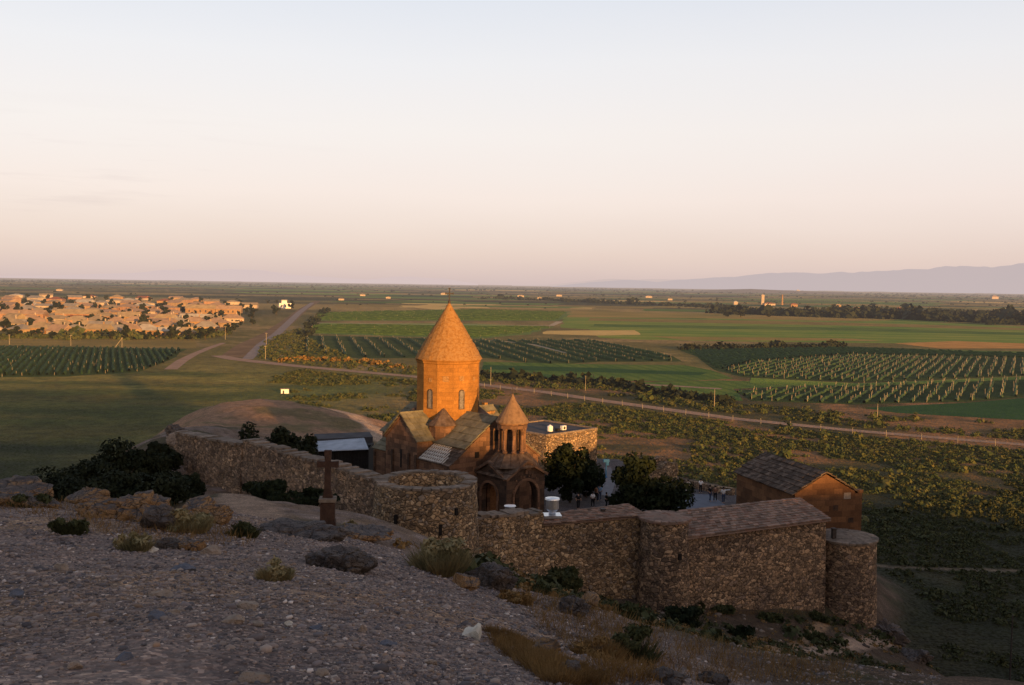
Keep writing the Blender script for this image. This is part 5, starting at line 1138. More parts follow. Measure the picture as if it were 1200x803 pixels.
def dirpx(a, b): d_ = (G0(*b)-G0(*a))[:2]; return d_/np.linalg.norm(d_)
D_C = dirpx((620, 402), (700, 424)); D_A = dirpx((375, 377), (640, 381)); D_R = dirpx((900, 470), (960, 445))
F_dark = mat_field('vineyard_soil', (.026, .046, .012), (.062, .085, .022)); F_green = mat_field('green_field', (.058, .12, .024), (.13, .175, .036), D_C, 6, (.045, .10, .018), rowmix=.5)
F_mid = mat_field('row_field', (.06, .14, .027), (.105, .175, .034), D_A, 12, (.24, .20, .07), rowmix=.6); F_bright = mat_field('bright_field', (.10, .19, .03), (.25, .26, .05), D_A, 40, (.085, .16, .026), rowmix=.5, nsc=.012)
F_tan = mat_field('stubble', (.46, .31, .10), (.60, .42, .15)); F_olive = mat_field('olive_field', (.19, .16, .04), (.33, .22, .065), nsc=.01); F_or = mat_field('dry_reeds', (.34, .18, .05), (.52, .27, .08), nsc=.08); F_dkg = mat_field('dark_crop', (.018, .062, .018), (.035, .085, .026), nsc=.05)
F_track = mat_field('dirt_track', (.26, .17, .115), (.33, .215, .15), nsc=.2, grass=1.5); F_brown = mat_field('road_bed', (.12, .075, .042), (.23, .145, .075), nsc=.08, grass=1.5); F_asph = mat_field('worn_asphalt', (.19, .155, .14), (.26, .21, .185), nsc=.2, grass=1.5)
F_meadow = mat_field('meadow', (.17, .13, .04), (.27, .19, .055)); F_pale = mat_field('pale_track', (.36, .27, .17), (.44, .34, .22), nsc=.2, grass=1.5)
sheet('field', [(-60, 405), (30, 406), (215, 409), (195, 424), (165, 436), (80, 441), (-60, 443)], F_dark)
sheet('field', [(372, 366), (560, 362), (668, 365), (655, 376), (372, 376)], F_mid); sheet('field', [(368, 380), (650, 383), (620, 392), (560, 397), (362, 391)], F_mid, .032)
sheet('field', [(362, 393), (560, 398), (590, 399), (690, 398), (770, 412), (800, 424), (700, 424), (640, 428), (570, 420), (420, 420), (345, 413)], F_dark, .03)
sheet('field', [(668, 366), (820, 369), (1000, 374), (1230, 384), (1230, 404), (1000, 402), (850, 400), (745, 398), (700, 396), (690, 386), (655, 384)], F_bright)
sheet('field', [(672, 364.5), (840, 368), (1000, 372.5), (1060, 375), (1000, 377), (820, 373), (690, 372), (664, 372)], F_olive, .05); sheet('field', [(640, 387.6), (744, 387.2), (750, 392.6), (700, 393.4), (634, 391.6)], F_tan, .06); sheet('field', [(1050, 402.5), (1120, 400), (1230, 403.5), (1230, 408.5), (1100, 408.5)], F_or, .05)
sheet('field', [(800, 410), (990, 406), (1230, 414), (1230, 440), (1000, 448), (870, 442), (840, 434)], F_dark, .034); sheet('field', [(860, 458), (1000, 450), (1230, 442), (1230, 463), (1130, 471), (1000, 474), (880, 470)], F_dark, .036)
sheet('field', [(565, 424), (700, 427), (800, 428), (835, 434), (860, 444), (800, 447), (700, 446), (565, 440)], F_green, .035); sheet('field', [(1010, 478), (1130, 472), (1230, 464), (1230, 494), (1120, 488), (1050, 484)], F_dkg, .03)
sheet('field', [(700, 449), (845, 446), (1000, 450), (860, 456), (870, 470), (760, 462)], F_green, .04)
sheet('meadow', [(-60, 392), (60, 396), (230, 397), (225, 408), (30, 405), (-60, 404)], F_meadow, .028)
gb = random.Random(77)
bands = [F_green, F_bright, F_mid, F_olive, F_dark, F_meadow, F_tan, F_dkg]
for i in range(110):
    off = 4.0+33*gb.random()**1.5; x = gb.uniform(-40, 1150) if off < 16 else gb.uniform(380, 1150); w_ = gb.uniform(40, 230); hh = .5+off*gb.uniform(.035, .09); sk = gb.uniform(-30, 30)
    hz = lambda q: 324.6+.0155*q+off
    if x < 360 and off > 14: continue
    sheet('field', [(x, hz(x)), (x+w_, hz(x+w_)), (x+w_+sk, hz(x+w_+sk)+hh), (x+sk*1.5, hz(x+sk*1.5)+hh)], gb.choices(bands, [4, 4, 3, 3.5, 3, 3, 1.2, 1])[0], .006+.0003*i)
for k_, (pts_, f_) in enumerate([([(700, 380), (1000, 384), (1230, 391), (1230, 394), (1000, 388), (690, 383)], F_green), ([(760, 394), (1000, 397), (1040, 400), (800, 398.5)], F_olive), ([(690, 373), (900, 376), (1100, 381), (1230, 386), (1230, 388), (1000, 382), (690, 376)], F_meadow), ([(565, 428), (690, 431), (830, 437), (820, 440), (690, 436), (565, 433)], F_dkg), ([(900, 408), (1060, 409.5), (1230, 412.5), (1230, 417), (1000, 412)], F_green), ([(880, 443), (1000, 449), (1230, 441), (1230, 444), (1000, 453), (880, 449)], F_bright), ([(560, 363), (660, 365), (655, 369), (560, 367)], F_olive), ([(380, 370), (560, 369), (655, 372), (560, 372.5), (380, 373)], F_dark), ([(375, 378.8), (560, 379.6), (640, 382.6), (560, 384), (370, 383)], F_bright)]):
    sheet('field', pts_, f_, .062+.0007*k_)
def strip(name, pxs, w_, mat, z=.05):
    pts = [G0(x, y)[:2] for x, y in pxs]; mb = MB(); L_, R_ = [], []
    ws = w_ if isinstance(w_, (list, tuple)) else [w_]*len(pts)
    for i, p_ in enumerate(pts):
        a = pts[max(0, i-1)]; b = pts[min(len(pts)-1, i+1)]; d_ = (b-a)/np.linalg.norm(b-a); n_ = np.array([-d_[1], d_[0]])
        L_.append((*(p_+n_*ws[i]/2), PZ+z)); R_.append((*(p_-n_*ws[i]/2), PZ+z))
    mb.add(L_+R_, [(i, i+1, len(pts)+i+1, len(pts)+i) for i in range(len(pts)-1)]); me = mb.mesh(name)
    if me.polygons[0].normal.z < 0: me.flip_normals()
    return tag(link(name, me, mat), None, None, kind='structure')
strip('road', [(272, 419), (292, 405), (318, 391), (340, 375), (356, 362), (372, 353)], [12, 14, 12, 12, 12, 12], F_brown, .05)
strip('road', [(290, 421), (307, 404), (324, 392), (350, 367), (366, 355)], [5, 6, 6, 7, 7], F_asph, .08)
strip('dirt_track', [(255, 417), (275, 421), (300, 424), (350, 429.5), (421, 436), (489, 442), (563, 451), (640, 460), (700, 469), (780, 480), (860, 491), (1000, 505), (1100, 513.5), (1230, 524)], [7, 8, 8, 7, 6, 6, 5.5, 5.5, 5.5, 5.5, 5, 4.5, 4.2, 4], F_track, .09)
strip('track', [(200, 433), (213, 423), (228, 415), (245, 408), (262, 402)], [5, 5, 4, 4, 3], F_track, .06)
strip('track', [(368, 378.5), (480, 380), (646, 381.8), (656, 377)], 7, F_pale, .07); strip('track', [(560, 399), (590, 400), (625, 404), (665, 414)], 3, F_pale, .075)
strip('track', [(845, 456), (780, 452), (700, 449)], 4, F_track, .075)
# mountains
def mountains(name, pts, dist, depth, mat, seed):
    xs = np.linspace(pts[0][0], pts[-1][0], 200); ys = np.interp(xs, [p_[0] for p_ in pts], [p_[1] for p_ in pts]); V_, nn_ = [], 24
    for j in range(nn_):
        q = j/(nn_-1)
        for x, y in zip(xs, ys):
            tp = P(x, y, dist); hgt = max(0, tp[2]-PZ); px = tp[0]*(dist+depth*(q-.5)*2)/dist; Y = dist+depth*(q-.5)*2
            prof = max(0, 1-abs(q-.5)*2)**.8; z = PZ + hgt*(prof+.10*float(fbm(np.array([px/700]), np.array([Y/2000+seed]), 4, seed)[0]))*(1+.35*float(fbm(np.array([px/1500]), np.array([Y/1500]), 4, seed)[0])*(1-prof*.6))
            V_.append((px, Y, z-1))
    n_ = len(xs); fs = [(j*n_+i, j*n_+i+1, (j+1)*n_+i+1, (j+1)*n_+i) for j in range(nn_-1) for i in range(n_-1)]
    me = np_mesh(name, V_, fs, False); me.polygons.foreach_set('use_smooth', [True]*len(me.polygons)); return tag(link(name, me, mat), None, None, kind='structure')
def mat_mount(name, c, e):  # haze painted as emission over the plain rock colour
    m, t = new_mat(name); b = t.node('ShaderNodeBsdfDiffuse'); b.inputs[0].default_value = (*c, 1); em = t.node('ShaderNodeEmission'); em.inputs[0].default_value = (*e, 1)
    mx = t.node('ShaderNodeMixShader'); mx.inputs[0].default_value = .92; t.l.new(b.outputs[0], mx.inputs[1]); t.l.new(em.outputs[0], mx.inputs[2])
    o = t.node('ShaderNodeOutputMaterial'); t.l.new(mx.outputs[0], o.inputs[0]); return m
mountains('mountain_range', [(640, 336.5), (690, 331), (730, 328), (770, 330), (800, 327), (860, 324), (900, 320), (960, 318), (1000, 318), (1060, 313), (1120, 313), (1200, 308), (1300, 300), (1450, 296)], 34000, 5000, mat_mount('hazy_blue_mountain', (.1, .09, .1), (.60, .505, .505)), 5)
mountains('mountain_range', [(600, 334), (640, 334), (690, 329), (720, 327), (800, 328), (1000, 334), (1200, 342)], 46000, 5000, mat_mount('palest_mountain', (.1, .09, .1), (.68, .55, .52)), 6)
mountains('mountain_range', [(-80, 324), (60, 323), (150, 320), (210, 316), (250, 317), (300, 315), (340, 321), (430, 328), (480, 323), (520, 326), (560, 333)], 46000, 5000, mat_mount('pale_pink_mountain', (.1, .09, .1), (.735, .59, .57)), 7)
# low brown rise on the right
mountains('low_rise', [(780, 342), (850, 339), (880, 338.5), (950, 341.5), (1000, 343)], 9000, 900, mat_noise('far_brown', [(0.3, (.12, .09, .06)), (0.7, (.17, .12, .08))], .004, haze=HZ), 8)
# ------------------------------------------------------------------ scrub, hedges, far woods (ground cover)
def clumps(name, label, pts, sizes, mat, seed, leaves=22, cat='scrub', flat=.62, lsz=.55):
    g = np.random.default_rng(seed); n = len(pts); d = g.normal(size=(n, leaves, 3)); d /= np.linalg.norm(d, axis=2)[..., None]; d[..., 2] = np.abs(d[..., 2])
    rr_ = g.uniform(.45, 1.0, (n, leaves, 1)); c = pts[:, None] + d*rr_*sizes[:, None, None]*np.array([1, 1, flat*1.5])
    nn_ = d+g.normal(size=d.shape)*.5; nn_ /= np.linalg.norm(nn_, axis=2)[..., None]; tt = np.cross(nn_, g.normal(size=d.shape)); tt /= np.maximum(np.linalg.norm(tt, axis=2)[..., None], 1e-6); bb = np.cross(nn_, tt)
    s = sizes[:, None, None]*lsz*g.uniform(.6, 1.3, (n, leaves, 1))
    v = np.stack([c-tt*s*.5-bb*s*.5, c+tt*s*.5-bb*s*.4, c+tt*s*.4+bb*s*.5, c-tt*s*.5+bb*s*.4], 2).reshape(-1, 3)
    o = link(name, np_mesh(name, v, np.arange(len(v)).reshape(-1, 4), False), mat); return tag(o, label, cat, kind='stuff')
def sample_px(polys, n, seed, world=True):
    g = np.random.default_rng(seed); out = []
    for poly, frac in polys:
        wp_ = [G0(*p_)[:2] for p_ in poly]; xs = [p_[0] for p_ in wp_]; ys = [p_[1] for p_ in wp_]; need = int(n*frac); got = 0
        while got < need:
            x, y = g.uniform(min(xs), max(xs), 4000), g.uniform(min(ys), max(ys), 4000); k = in_poly(x, y, wp_); out.append(np.stack([x[k], y[k]], 1)); got += k.sum()
    return np.concatenate(out)
sp = sample_px([([(300, 446), (350, 434), (489, 447), (563, 456), (700, 474), (860, 496), (1000, 511), (1230, 530), (1300, 600), (1250, 640), (1000, 620), (760, 600), (640, 560), (560, 560), (470, 520), (340, 470)], 1.0)], 56000, 5)
dn = fbm(sp[:, 0]/22, sp[:, 1]/22, 3, 91) + .7*fbm(sp[:, 0]/6, sp[:, 1]/6, 2, 92); kp = dn > -.05; sp = sp[kp]; hz_ = height(sp[:, 0], sp[:, 1], False); kp = hz_ < PZ+.4; sp = sp[kp]
clumps('scrub', 'low olive and yellow scrub covering the plain behind the monastery', np.column_stack([sp, np.full(len(sp), PZ)]), rng.lognormal(math.log(.34), .5, len(sp)), M_lf_scrub, 1, 20, lsz=.42)
sp = sample_px([([(565, 441), (700, 448), (860, 472), (1000, 486), (1230, 500), (1230, 519), (1000, 500), (860, 486), (700, 465), (563, 447)], 1.0)], 2600, 6)
kp = fbm(sp[:, 0]/12, sp[:, 1]/12, 3, 93) > -.05; sp = sp[kp]; clumps('scrub', 'taller green scrub along the far side of the dirt track', np.column_stack([sp, np.full(len(sp), PZ)]), rng.lognormal(math.log(.55), .5, len(sp)), M_lf_scrub, 2, 24, lsz=.42)
sp = sample_px([([(310, 400), (350, 385), (362, 398), (420, 424), (490, 430), (490, 440), (420, 434), (350, 427), (300, 420)], 1.0)], 900, 7); clumps('scrub', 'tall green scrub between the straight road and the vineyards', np.column_stack([sp, np.full(len(sp), PZ)]), rng.lognormal(math.log(.65), .45, len(sp)), M_lf_scrub, 3, 20)
sp = sample_px([([(1010, 600), (1100, 580), (1230, 560), (1230, 820), (1110, 820), (1060, 740), (1020, 680)], 1.0)], 5200, 16)
kp = (fbm(sp[:, 0]/9, sp[:, 1]/9, 3, 98) > -.15) & (seg_dist(sp[:, 0], sp[:, 1], tr) > .9); sp = sp[kp]; kp = height(sp[:, 0], sp[:, 1], False) < PZ+.3; sp = sp[kp]
clumps('scrub', 'dark low scrub on the shaded meadow right of the corner tower', np.column_stack([sp, np.full(len(sp), PZ)]), rng.lognormal(math.log(.3), .45, len(sp)), M_lf_mid, 17, 26, lsz=.4)
hp = []
gg = np.random.default_rng(55)
while len(hp) < 4200:
    px_, d_ = gg.uniform(430, 1110), 36+56*gg.uniform()**.9; q_ = P(px_, 600, d_); x_, y_ = q_[0], q_[1]
    if x_ > -4+.02*y_ and fbm(np.array([x_/5]), np.array([y_/5]), 3, 51)[0] > -.05: hp.append((x_, y_))
hp = np.array(hp); hz_ = height(hp[:, 0], hp[:, 1]); kp = (hz_ > PZ+.6) & ~in_poly(hp[:, 0], hp[:, 1], COURT); hp, hz_ = hp[kp], hz_[kp]
clumps('hillside_scrub', 'low dark tufts and dry weeds scattered over the slope below the ramparts', np.column_stack([hp, hz_-.03]), rng.lognormal(math.log(.20), .6, len(hp))*np.clip(np.hypot(hp[:, 0], hp[:, 1])/45, .35, 1), M_lf_mid, 11, 26, lsz=.38)
kp = gg.uniform(size=len(hp)) < .55; h2 = hp[kp]+gg.normal(size=(kp.sum(), 2))*1.5; z2 = height(h2[:, 0], h2[:, 1]); k2 = ~in_poly(h2[:, 0], h2[:, 1], COURT); h2, z2 = h2[k2], z2[k2]
clumps('dry_weeds', 'straw and rust coloured weeds scattered over the slope below the ramparts', np.column_stack([h2, z2-.03]), rng.lognormal(math.log(.16), .5, len(h2))*np.clip(np.hypot(h2[:, 0], h2[:, 1])/45, .35, 1), M_lf_dry, 12, 26, lsz=.36)
sv_ = []
while len(sv_) < 3000:
    px_, d_ = gg.uniform(560, 1120), gg.uniform(14, 92); q_ = P(px_, 600, d_); sv_.append((q_[0], q_[1]))
sv_ = np.array(sv_); sz_ = height(sv_[:, 0], sv_[:, 1]); kp = (sz_ > PZ+.5) & (gg.uniform(size=len(sz_)) < .6) & ~in_poly(sv_[:, 0], sv_[:, 1], COURT); sv_, sz_ = sv_[kp], sz_[kp]; nS = len(sv_)
s3 = np.hypot(sv_[:, 0], sv_[:, 1])*np.clip(gg.lognormal(math.log(.0012), .55, nS), 0, .004); jv = ico_v[None]*(1+.35*gg.uniform(-1, 1, (nS, 12, 1)))*(s3[:, None, None]*np.stack([gg.uniform(.7, 1.5, nS), gg.uniform(.7, 1.5, nS), gg.uniform(.5, .9, nS)], 1)[:, None])
scm = np_mesh('scree', (jv+np.column_stack([sv_, sz_])[:, None]).reshape(-1, 3), (ico_f[None]+np.arange(nS)[:, None, None]*12).reshape(-1, 3), False)
tag(link('scree', scm, M_scree), 'loose grey and tan stones strewn over the slope below the ramparts', 'scree', kind='stuff')
def hedge(name, label, pxs, n, size, mat, seed, wid=4, cat='hedge'):
    pts = [G0(*p_)[:2] for p_ in pxs]; S = [0]
    for a, b in zip(pts[:-1], pts[1:]): S.append(S[-1]+np.linalg.norm(b-a))
    g = np.random.default_rng(seed); s = g.uniform(0, S[-1], n); x = np.interp(s, S, [p_[0] for p_ in pts])+g.normal(size=n)*wid*.4; y = np.interp(s, S, [p_[1] for p_ in pts])+g.normal(size=n)*wid
    return clumps(name, label, np.column_stack([x, y, np.full(n, PZ)]), g.lognormal(math.log(size), .35, n), mat, seed, 18, cat, .7)
hedge('hedge', 'dark hedge under the green field behind the dirt track', [(565, 441), (640, 446), (700, 449), (780, 462), (860, 473)], 420, 1.3, M_lf_far, 1)
hedge('hedge', 'dark hedge line along the top of the right vineyard', [(800, 409.5), (900, 407.5), (990, 406.5)], 260, 1.7, M_lf_far, 2)
hedge('hedge', 'long dark belt of shrubs across the middle distance', [(560, 350), (640, 352), (720, 356), (800, 359), (860, 362)], 260, 5, M_lf_far, 3, 40)
hedge('wood', 'dark belt of trees across the right middle distance', [(842, 367), (930, 370), (1000, 372), (1060, 374), (1130, 377), (1230, 381)], 520, 6.5, M_lf_far, 4, 25, 'wood')
hedge('wood', 'dark trees behind the belt on the far right', [(960, 366), (1060, 368.5), (1130, 371), (1230, 374)], 260, 7, M_lf_far, 6, 30, 'wood')
hedge('hedge', 'green hedge beside the straight road', [(360, 395), (372, 372), (384, 362)], 90, 2.5, M_lf_far, 5, 6)
hedge('reeds', 'orange dry reeds along the dirt track left of the church', [(330, 423), (370, 421.5), (420, 424), (470, 431)], 150, 1.0, M_lf_dry, 18, 4, 'reeds')
hedge('scrub', 'dark scrub along the front gardens of the village', [(0, 395), (100, 397), (230, 396.5), (262, 392)], 220, 2.2, M_lf_scrub, 8, 8, 'scrub')
g = np.random.default_rng(44); fy = g.uniform(1/26, 1/2.2, 2300); px = g.uniform(-40, 1240, 2300); pts = []
for a, b in zip(px, 1/fy):
    pts.append(G0(a, 324.5+.0155*a+1.2+b))
pts = np.array(pts); kp = (fbm(pts[:, 0]/500, pts[:, 1]/200, 3, 33) > -.02); px = px[kp]; pts = pts[kp]
kp2 = ~((px < 350) & (np.hypot(pts[:, 0], pts[:, 1]) < 1700)); pts = pts[kp2]; dist = np.hypot(pts[:, 0], pts[:, 1])
clumps('far_trees', 'countless tiny trees dotted over the far plain up to the horizon', pts, np.clip(dist/1167*g.uniform(.8, 2.0, len(pts)), 2.0, 14), M_lf_far, 9, 10, 'trees', .45, .9)
# ------------------------------------------------------------------ vineyards: rows and posts
def vineyard(label, poly, rowd, spacing, hgt, seg, seed, pstep, skip=0.0, ph=1.0):
    wp_ = [G0(*p_)[:2] for p_ in poly]; rd = np.array(rowd); nd = np.array([-rd[1], rd[0]]); us = [p_@nd for p_ in wp_]; g = np.random.default_rng(seed); V_, F_, b = [], [], 0; posts = []
    for u in np.arange(min(us)+spacing*.5, max(us), spacing):
        xs = []
        for a, c in zip(wp_, wp_[1:]+wp_[:1]):
            ua, uc = a@nd, c@nd
            if (ua-u)*(uc-u) < 0: q = (u-ua)/(uc-ua); xs.append((a+(c-a)*q)@rd)
        xs.sort()
        for s0, s1 in zip(xs[::2], xs[1::2]):
            ss = np.arange(s0, s1, seg); k = len(ss)
            if k < 3: continue
            j = g.uniform(.55, 1.15, k)*hgt*(g.uniform(0, 1, k) > .08); o = g.normal(size=k)*.18
            base = rd[None]*ss[:, None]+nd[None]*(u+o)[:, None]; w_ = .55*g.uniform(.6, 1.2, k)
            A_ = np.column_stack([base-nd[None]*w_[:, None], np.full(k, PZ+.05)]); B_ = np.column_stack([base-nd[None]*w_[:, None]*.7, PZ+.05+j*.75]); C_ = np.column_stack([base, PZ+.06+j]); D_ = np.column_stack([base+nd[None]*w_[:, None]*.7, PZ+.05+j*.7]); E_ = np.column_stack([base+nd[None]*w_[:, None], np.full(k, PZ+.05)])
            V_.append(np.concatenate([A_, B_, C_, D_, E_]))
            i = np.arange(k-1)
            for r_ in range(4): F_.append(np.stack([b+r_*k+i, b+r_*k+i+1, b+(r_+1)*k+i+1, b+(r_+1)*k+i], 1))
            b += 5*k
            for s in np.arange(s0+.5, s1, pstep):
                if g.uniform() >= skip: posts.append((*(rd*(s+g.normal()*1.5)+nd*(u+g.normal()*.5)), ph*g.uniform(.85, 1.12)))
    o = link('vineyard', np_mesh('vineyard', np.concatenate(V_), np.concatenate(F_), False), M_vine); tag(o, label, 'vineyard', kind='stuff'); return posts
posts = []
posts += vineyard('dark vineyard with close post rows in front of the village', [(-40, 407), (30, 407.5), (212, 410), (192, 425), (163, 435), (80, 439.5), (-40, 441)], dirpx((100, 440), (108, 409)), 2.8, 1.5, 1.6, 1, 6, .5, .62)
posts += vineyard('vineyard with long slanting rows behind the cone of the church', [(362, 394), (560, 399), (690, 399), (770, 412), (795, 423), (700, 424), (640, 427), (570, 419), (420, 419), (350, 412)], D_C, 9, 1.35, 2.5, 2, 5, .2)
posts += vineyard('farther vineyard thick with pale posts on the right', [(880, 425), (1000, 416), (1225, 421), (1225, 439), (1000, 447), (872, 441), (850, 434)], D_R, 4.2, .9, 2.2, 3, 5, .3)
near = vineyard('nearer vineyard thick with pale posts on the right', [(862, 459), (1000, 451), (1225, 443), (1225, 462), (1130, 470), (1000, 473), (882, 469)], D_R, 4.2, .9, 2.2, 4, 4.5, .3)
posts += near
posts += vineyard('thin green vineyard beyond the pale track left of the cone', [(372, 367), (560, 363), (664, 366), (653, 375.5), (372, 375.5)], D_A, 16, 1.5, 4, 5, 12, .4)
posts += vineyard('green vineyard between the pale track and the slanting rows', [(368, 381), (645, 384), (615, 391), (560, 396), (364, 390)], D_A, 14, 1.5, 4, 6, 12, .4)
posts += vineyard('dark vineyard without visible posts above the right post rows', [(806, 411), (990, 408), (1225, 416), (1225, 420), (1000, 415), (880, 424), (850, 432.5), (842, 432.5)], D_C, 4.5, 1.3, 2.4, 7, 9, 1.1)
posts = np.array(posts); dist = np.hypot(posts[:, 0], posts[:, 1]); posts = posts[np.argsort(dist)]
mb = MB(); mb.hexa([(-.07, -.07, -.2), (.07, -.07, -.2), (.07, .07, -.2), (-.07, .07, -.2), (-.055, -.055, 1.75), (.055, -.055, 1.75), (.055, .055, 1.75), (-.055, .055, 1.75)]); mb.box((0, 0, 1.753), .09, .09, .05); pme = mb.mesh('vineyard_post'); pme.materials.append(M_post)
for x, y, s in posts[:300]:
    o = bpy.data.objects.new('vineyard_post', pme); COL.objects.link(o); o.location = (x, y, PZ); o.scale = (1, 1, s); o.rotation_euler = (random.uniform(-.05, .05), random.uniform(-.05, .05), random.uniform(0, 3)); tag(o, 'pale concrete post standing among vine rows on the plain', 'post', 'posts in the vineyards')
mb_v, mb_f = [], []
for i, (x, y, s) in enumerate(posts[300:]):
    w_ = .055; mb_v += [(x+a*w_, y+b*w_, PZ+z) for z in (-.1, 1.75*s) for a, b in ((-1, -1), (1, -1), (1, 1), (-1, 1))]; q = i*8; mb_f += [(q, q+1, q+5, q+4), (q+1, q+2, q+6, q+5), (q+2, q+3, q+7, q+6), (q+3, q, q+4, q+7), (q+4, q+5, q+6, q+7)]
tag(link('far_vineyard_posts', np_mesh('far_vineyard_posts', mb_v, mb_f, False), M_post), 'remaining small pale posts of the farther vineyards', 'posts', kind='stuff')
# fence posts along the dirt track
fpts = [G0(x, y)[:2] for x, y in [(563, 453.5), (640, 463), (700, 472), (780, 483), (860, 494), (1000, 508.5), (1100, 517), (1230, 528)]]; S = [0]
for a, b in zip(fpts[:-1], fpts[1:]): S.append(S[-1]+np.linalg.norm(b-a))
mb = MB(); mb.box((0, 0, -.2), .10, .10, 1.75); mb.prism([(-.05, -.05, 1.553), (.05, -.05, 1.553), (0, -.05, 1.62)], (0, .1, 0)); fme = mb.mesh('fence_post'); fme.materials.append(M_post)
for s in np.arange(2, S[-1], 8.0):
    x, y = np.interp(s, S, [p_[0] for p_ in fpts]), np.interp(s, S, [p_[1] for p_ in fpts]); o = bpy.data.objects.new('fence_post', fme); COL.objects.link(o); o.location = (x, y, PZ); o.rotation_euler = (random.uniform(-.06, .06), random.uniform(-.06, .06), .5); tag(o, 'thin fence post on the near side of the long dirt track', 'fence post', 'fence posts along the dirt track')
# utility poles
def pole(px, py, hpx, label, brace=False, z=PZ, d=None, mat=M_post, arm=True, r_=.16):
    q_ = G0(px, py) if d is None else P(px, py, d)
    if d is not None: q_[2] = H(q_[0], q_[1])
    h = hpx*q_[1]/1167; o = thing('utility_pole', label, 'utility pole', q_); mb = MB(); mb.bar(q_-np.array([0, 0, .3]), q_+np.array([0, 0, h]), r_, 8, r_*.7); mb.build('shaft', mat, o)
    if arm: mb = MB(); mb.box((q_[0], q_[1], q_[2]+h*.93), h*.18, .12, .12, (1, .3)); [mb.bar((q_[0]+dx*h, q_[1]+dx*h*.3, q_[2]+h*.94), (q_[0]+dx*h, q_[1]+dx*h*.3, q_[2]+h*.985), .08, 6) for dx in (-.075, .075)]; mb.build('crossarm', mat, o)
    if brace: mb = MB(); mb.bar(q_+np.array([-h*.72, 0, -.2]), q_+np.array([-.1, 0, h*.9]), r_, 8); mb.build('brace', mat, o)
pole(11, 404, 12, 'leftmost pale pole in the meadow before the village'); pole(83, 405.5, 13, 'pale pole in the meadow near the middle of the village front'); pole(143, 407.5, 12, 'pale pole with a slanting brace in the meadow before the village', True)
pole(282, 376, 14, 'pole beside the last orange house at the right of the village', r_=.2); pole(264, 398, 16, 'pole on the verge between the village and the straight road'); pole(312, 405, 15, 'pole just right of the bend in the straight road'); pole(311, 421, 16, 'pole right of the road, nearer than the bend')
pole(575, 452, 22, 'thin pole beside the dirt track right of the cone', arm=False, r_=.1); pole(686, 458, 18, 'thin pole beside the dirt track in the middle', arm=False, r_=.1); pole(837, 478, 22, 'thin pole by the dirt track left of the near posts', arm=False, r_=.12); pole(1028, 491, 18, 'thin pole by the dirt track on the right', arm=False, r_=.12)
pole(268, 466, 12, 'short pole on the meadow behind the earth mound', arm=False, r_=.1, d=180); pole(1183, 803, 84, 'tall dark pole on the dark meadow at the lower right edge', d=88, mat=M_iron, r_=.09, arm=False)
# hut and marker on the plain
q_ = G0(334, 461); o = thing('hut', 'tiny pale hut with a dark door on the plain beyond the mound', 'hut', q_); w_ = 4.0*q_[1]/1167; hh = 5.2*q_[1]/1167
mb = MB(); mb.box(q_, w_*2.2, w_*1.6, hh, (1, .15)); mb.build('wall', M_white, o); mb = MB(); mb.box((q_[0], q_[1], q_[2]+hh+.003), w_*2.5, w_*1.9, .12, (1, .15)); mb.build('roof', M_cope, o); mb = MB(); mb.box((q_[0]-.3, q_[1]-w_*.8, q_[2]), .5, .12, hh*.7, (1, .15)); mb.build('door', M_iron, o)
q_ = P(261.5, 464, 178); q_[2] = H(q_[0], q_[1]); mb = MB(); mb.lathe(q_, [(.5, q_[2]-.1), (.45, q_[2]+.25), (.28, q_[2]+.3), (.25, q_[2]+.95), (.34, q_[2]+1.0), (.2, q_[2]+1.15)], 8); mb.top('marker_stone', M_stone_w, q_, 'whitish marker stone beside the short pole behind the mound', 'marker stone')
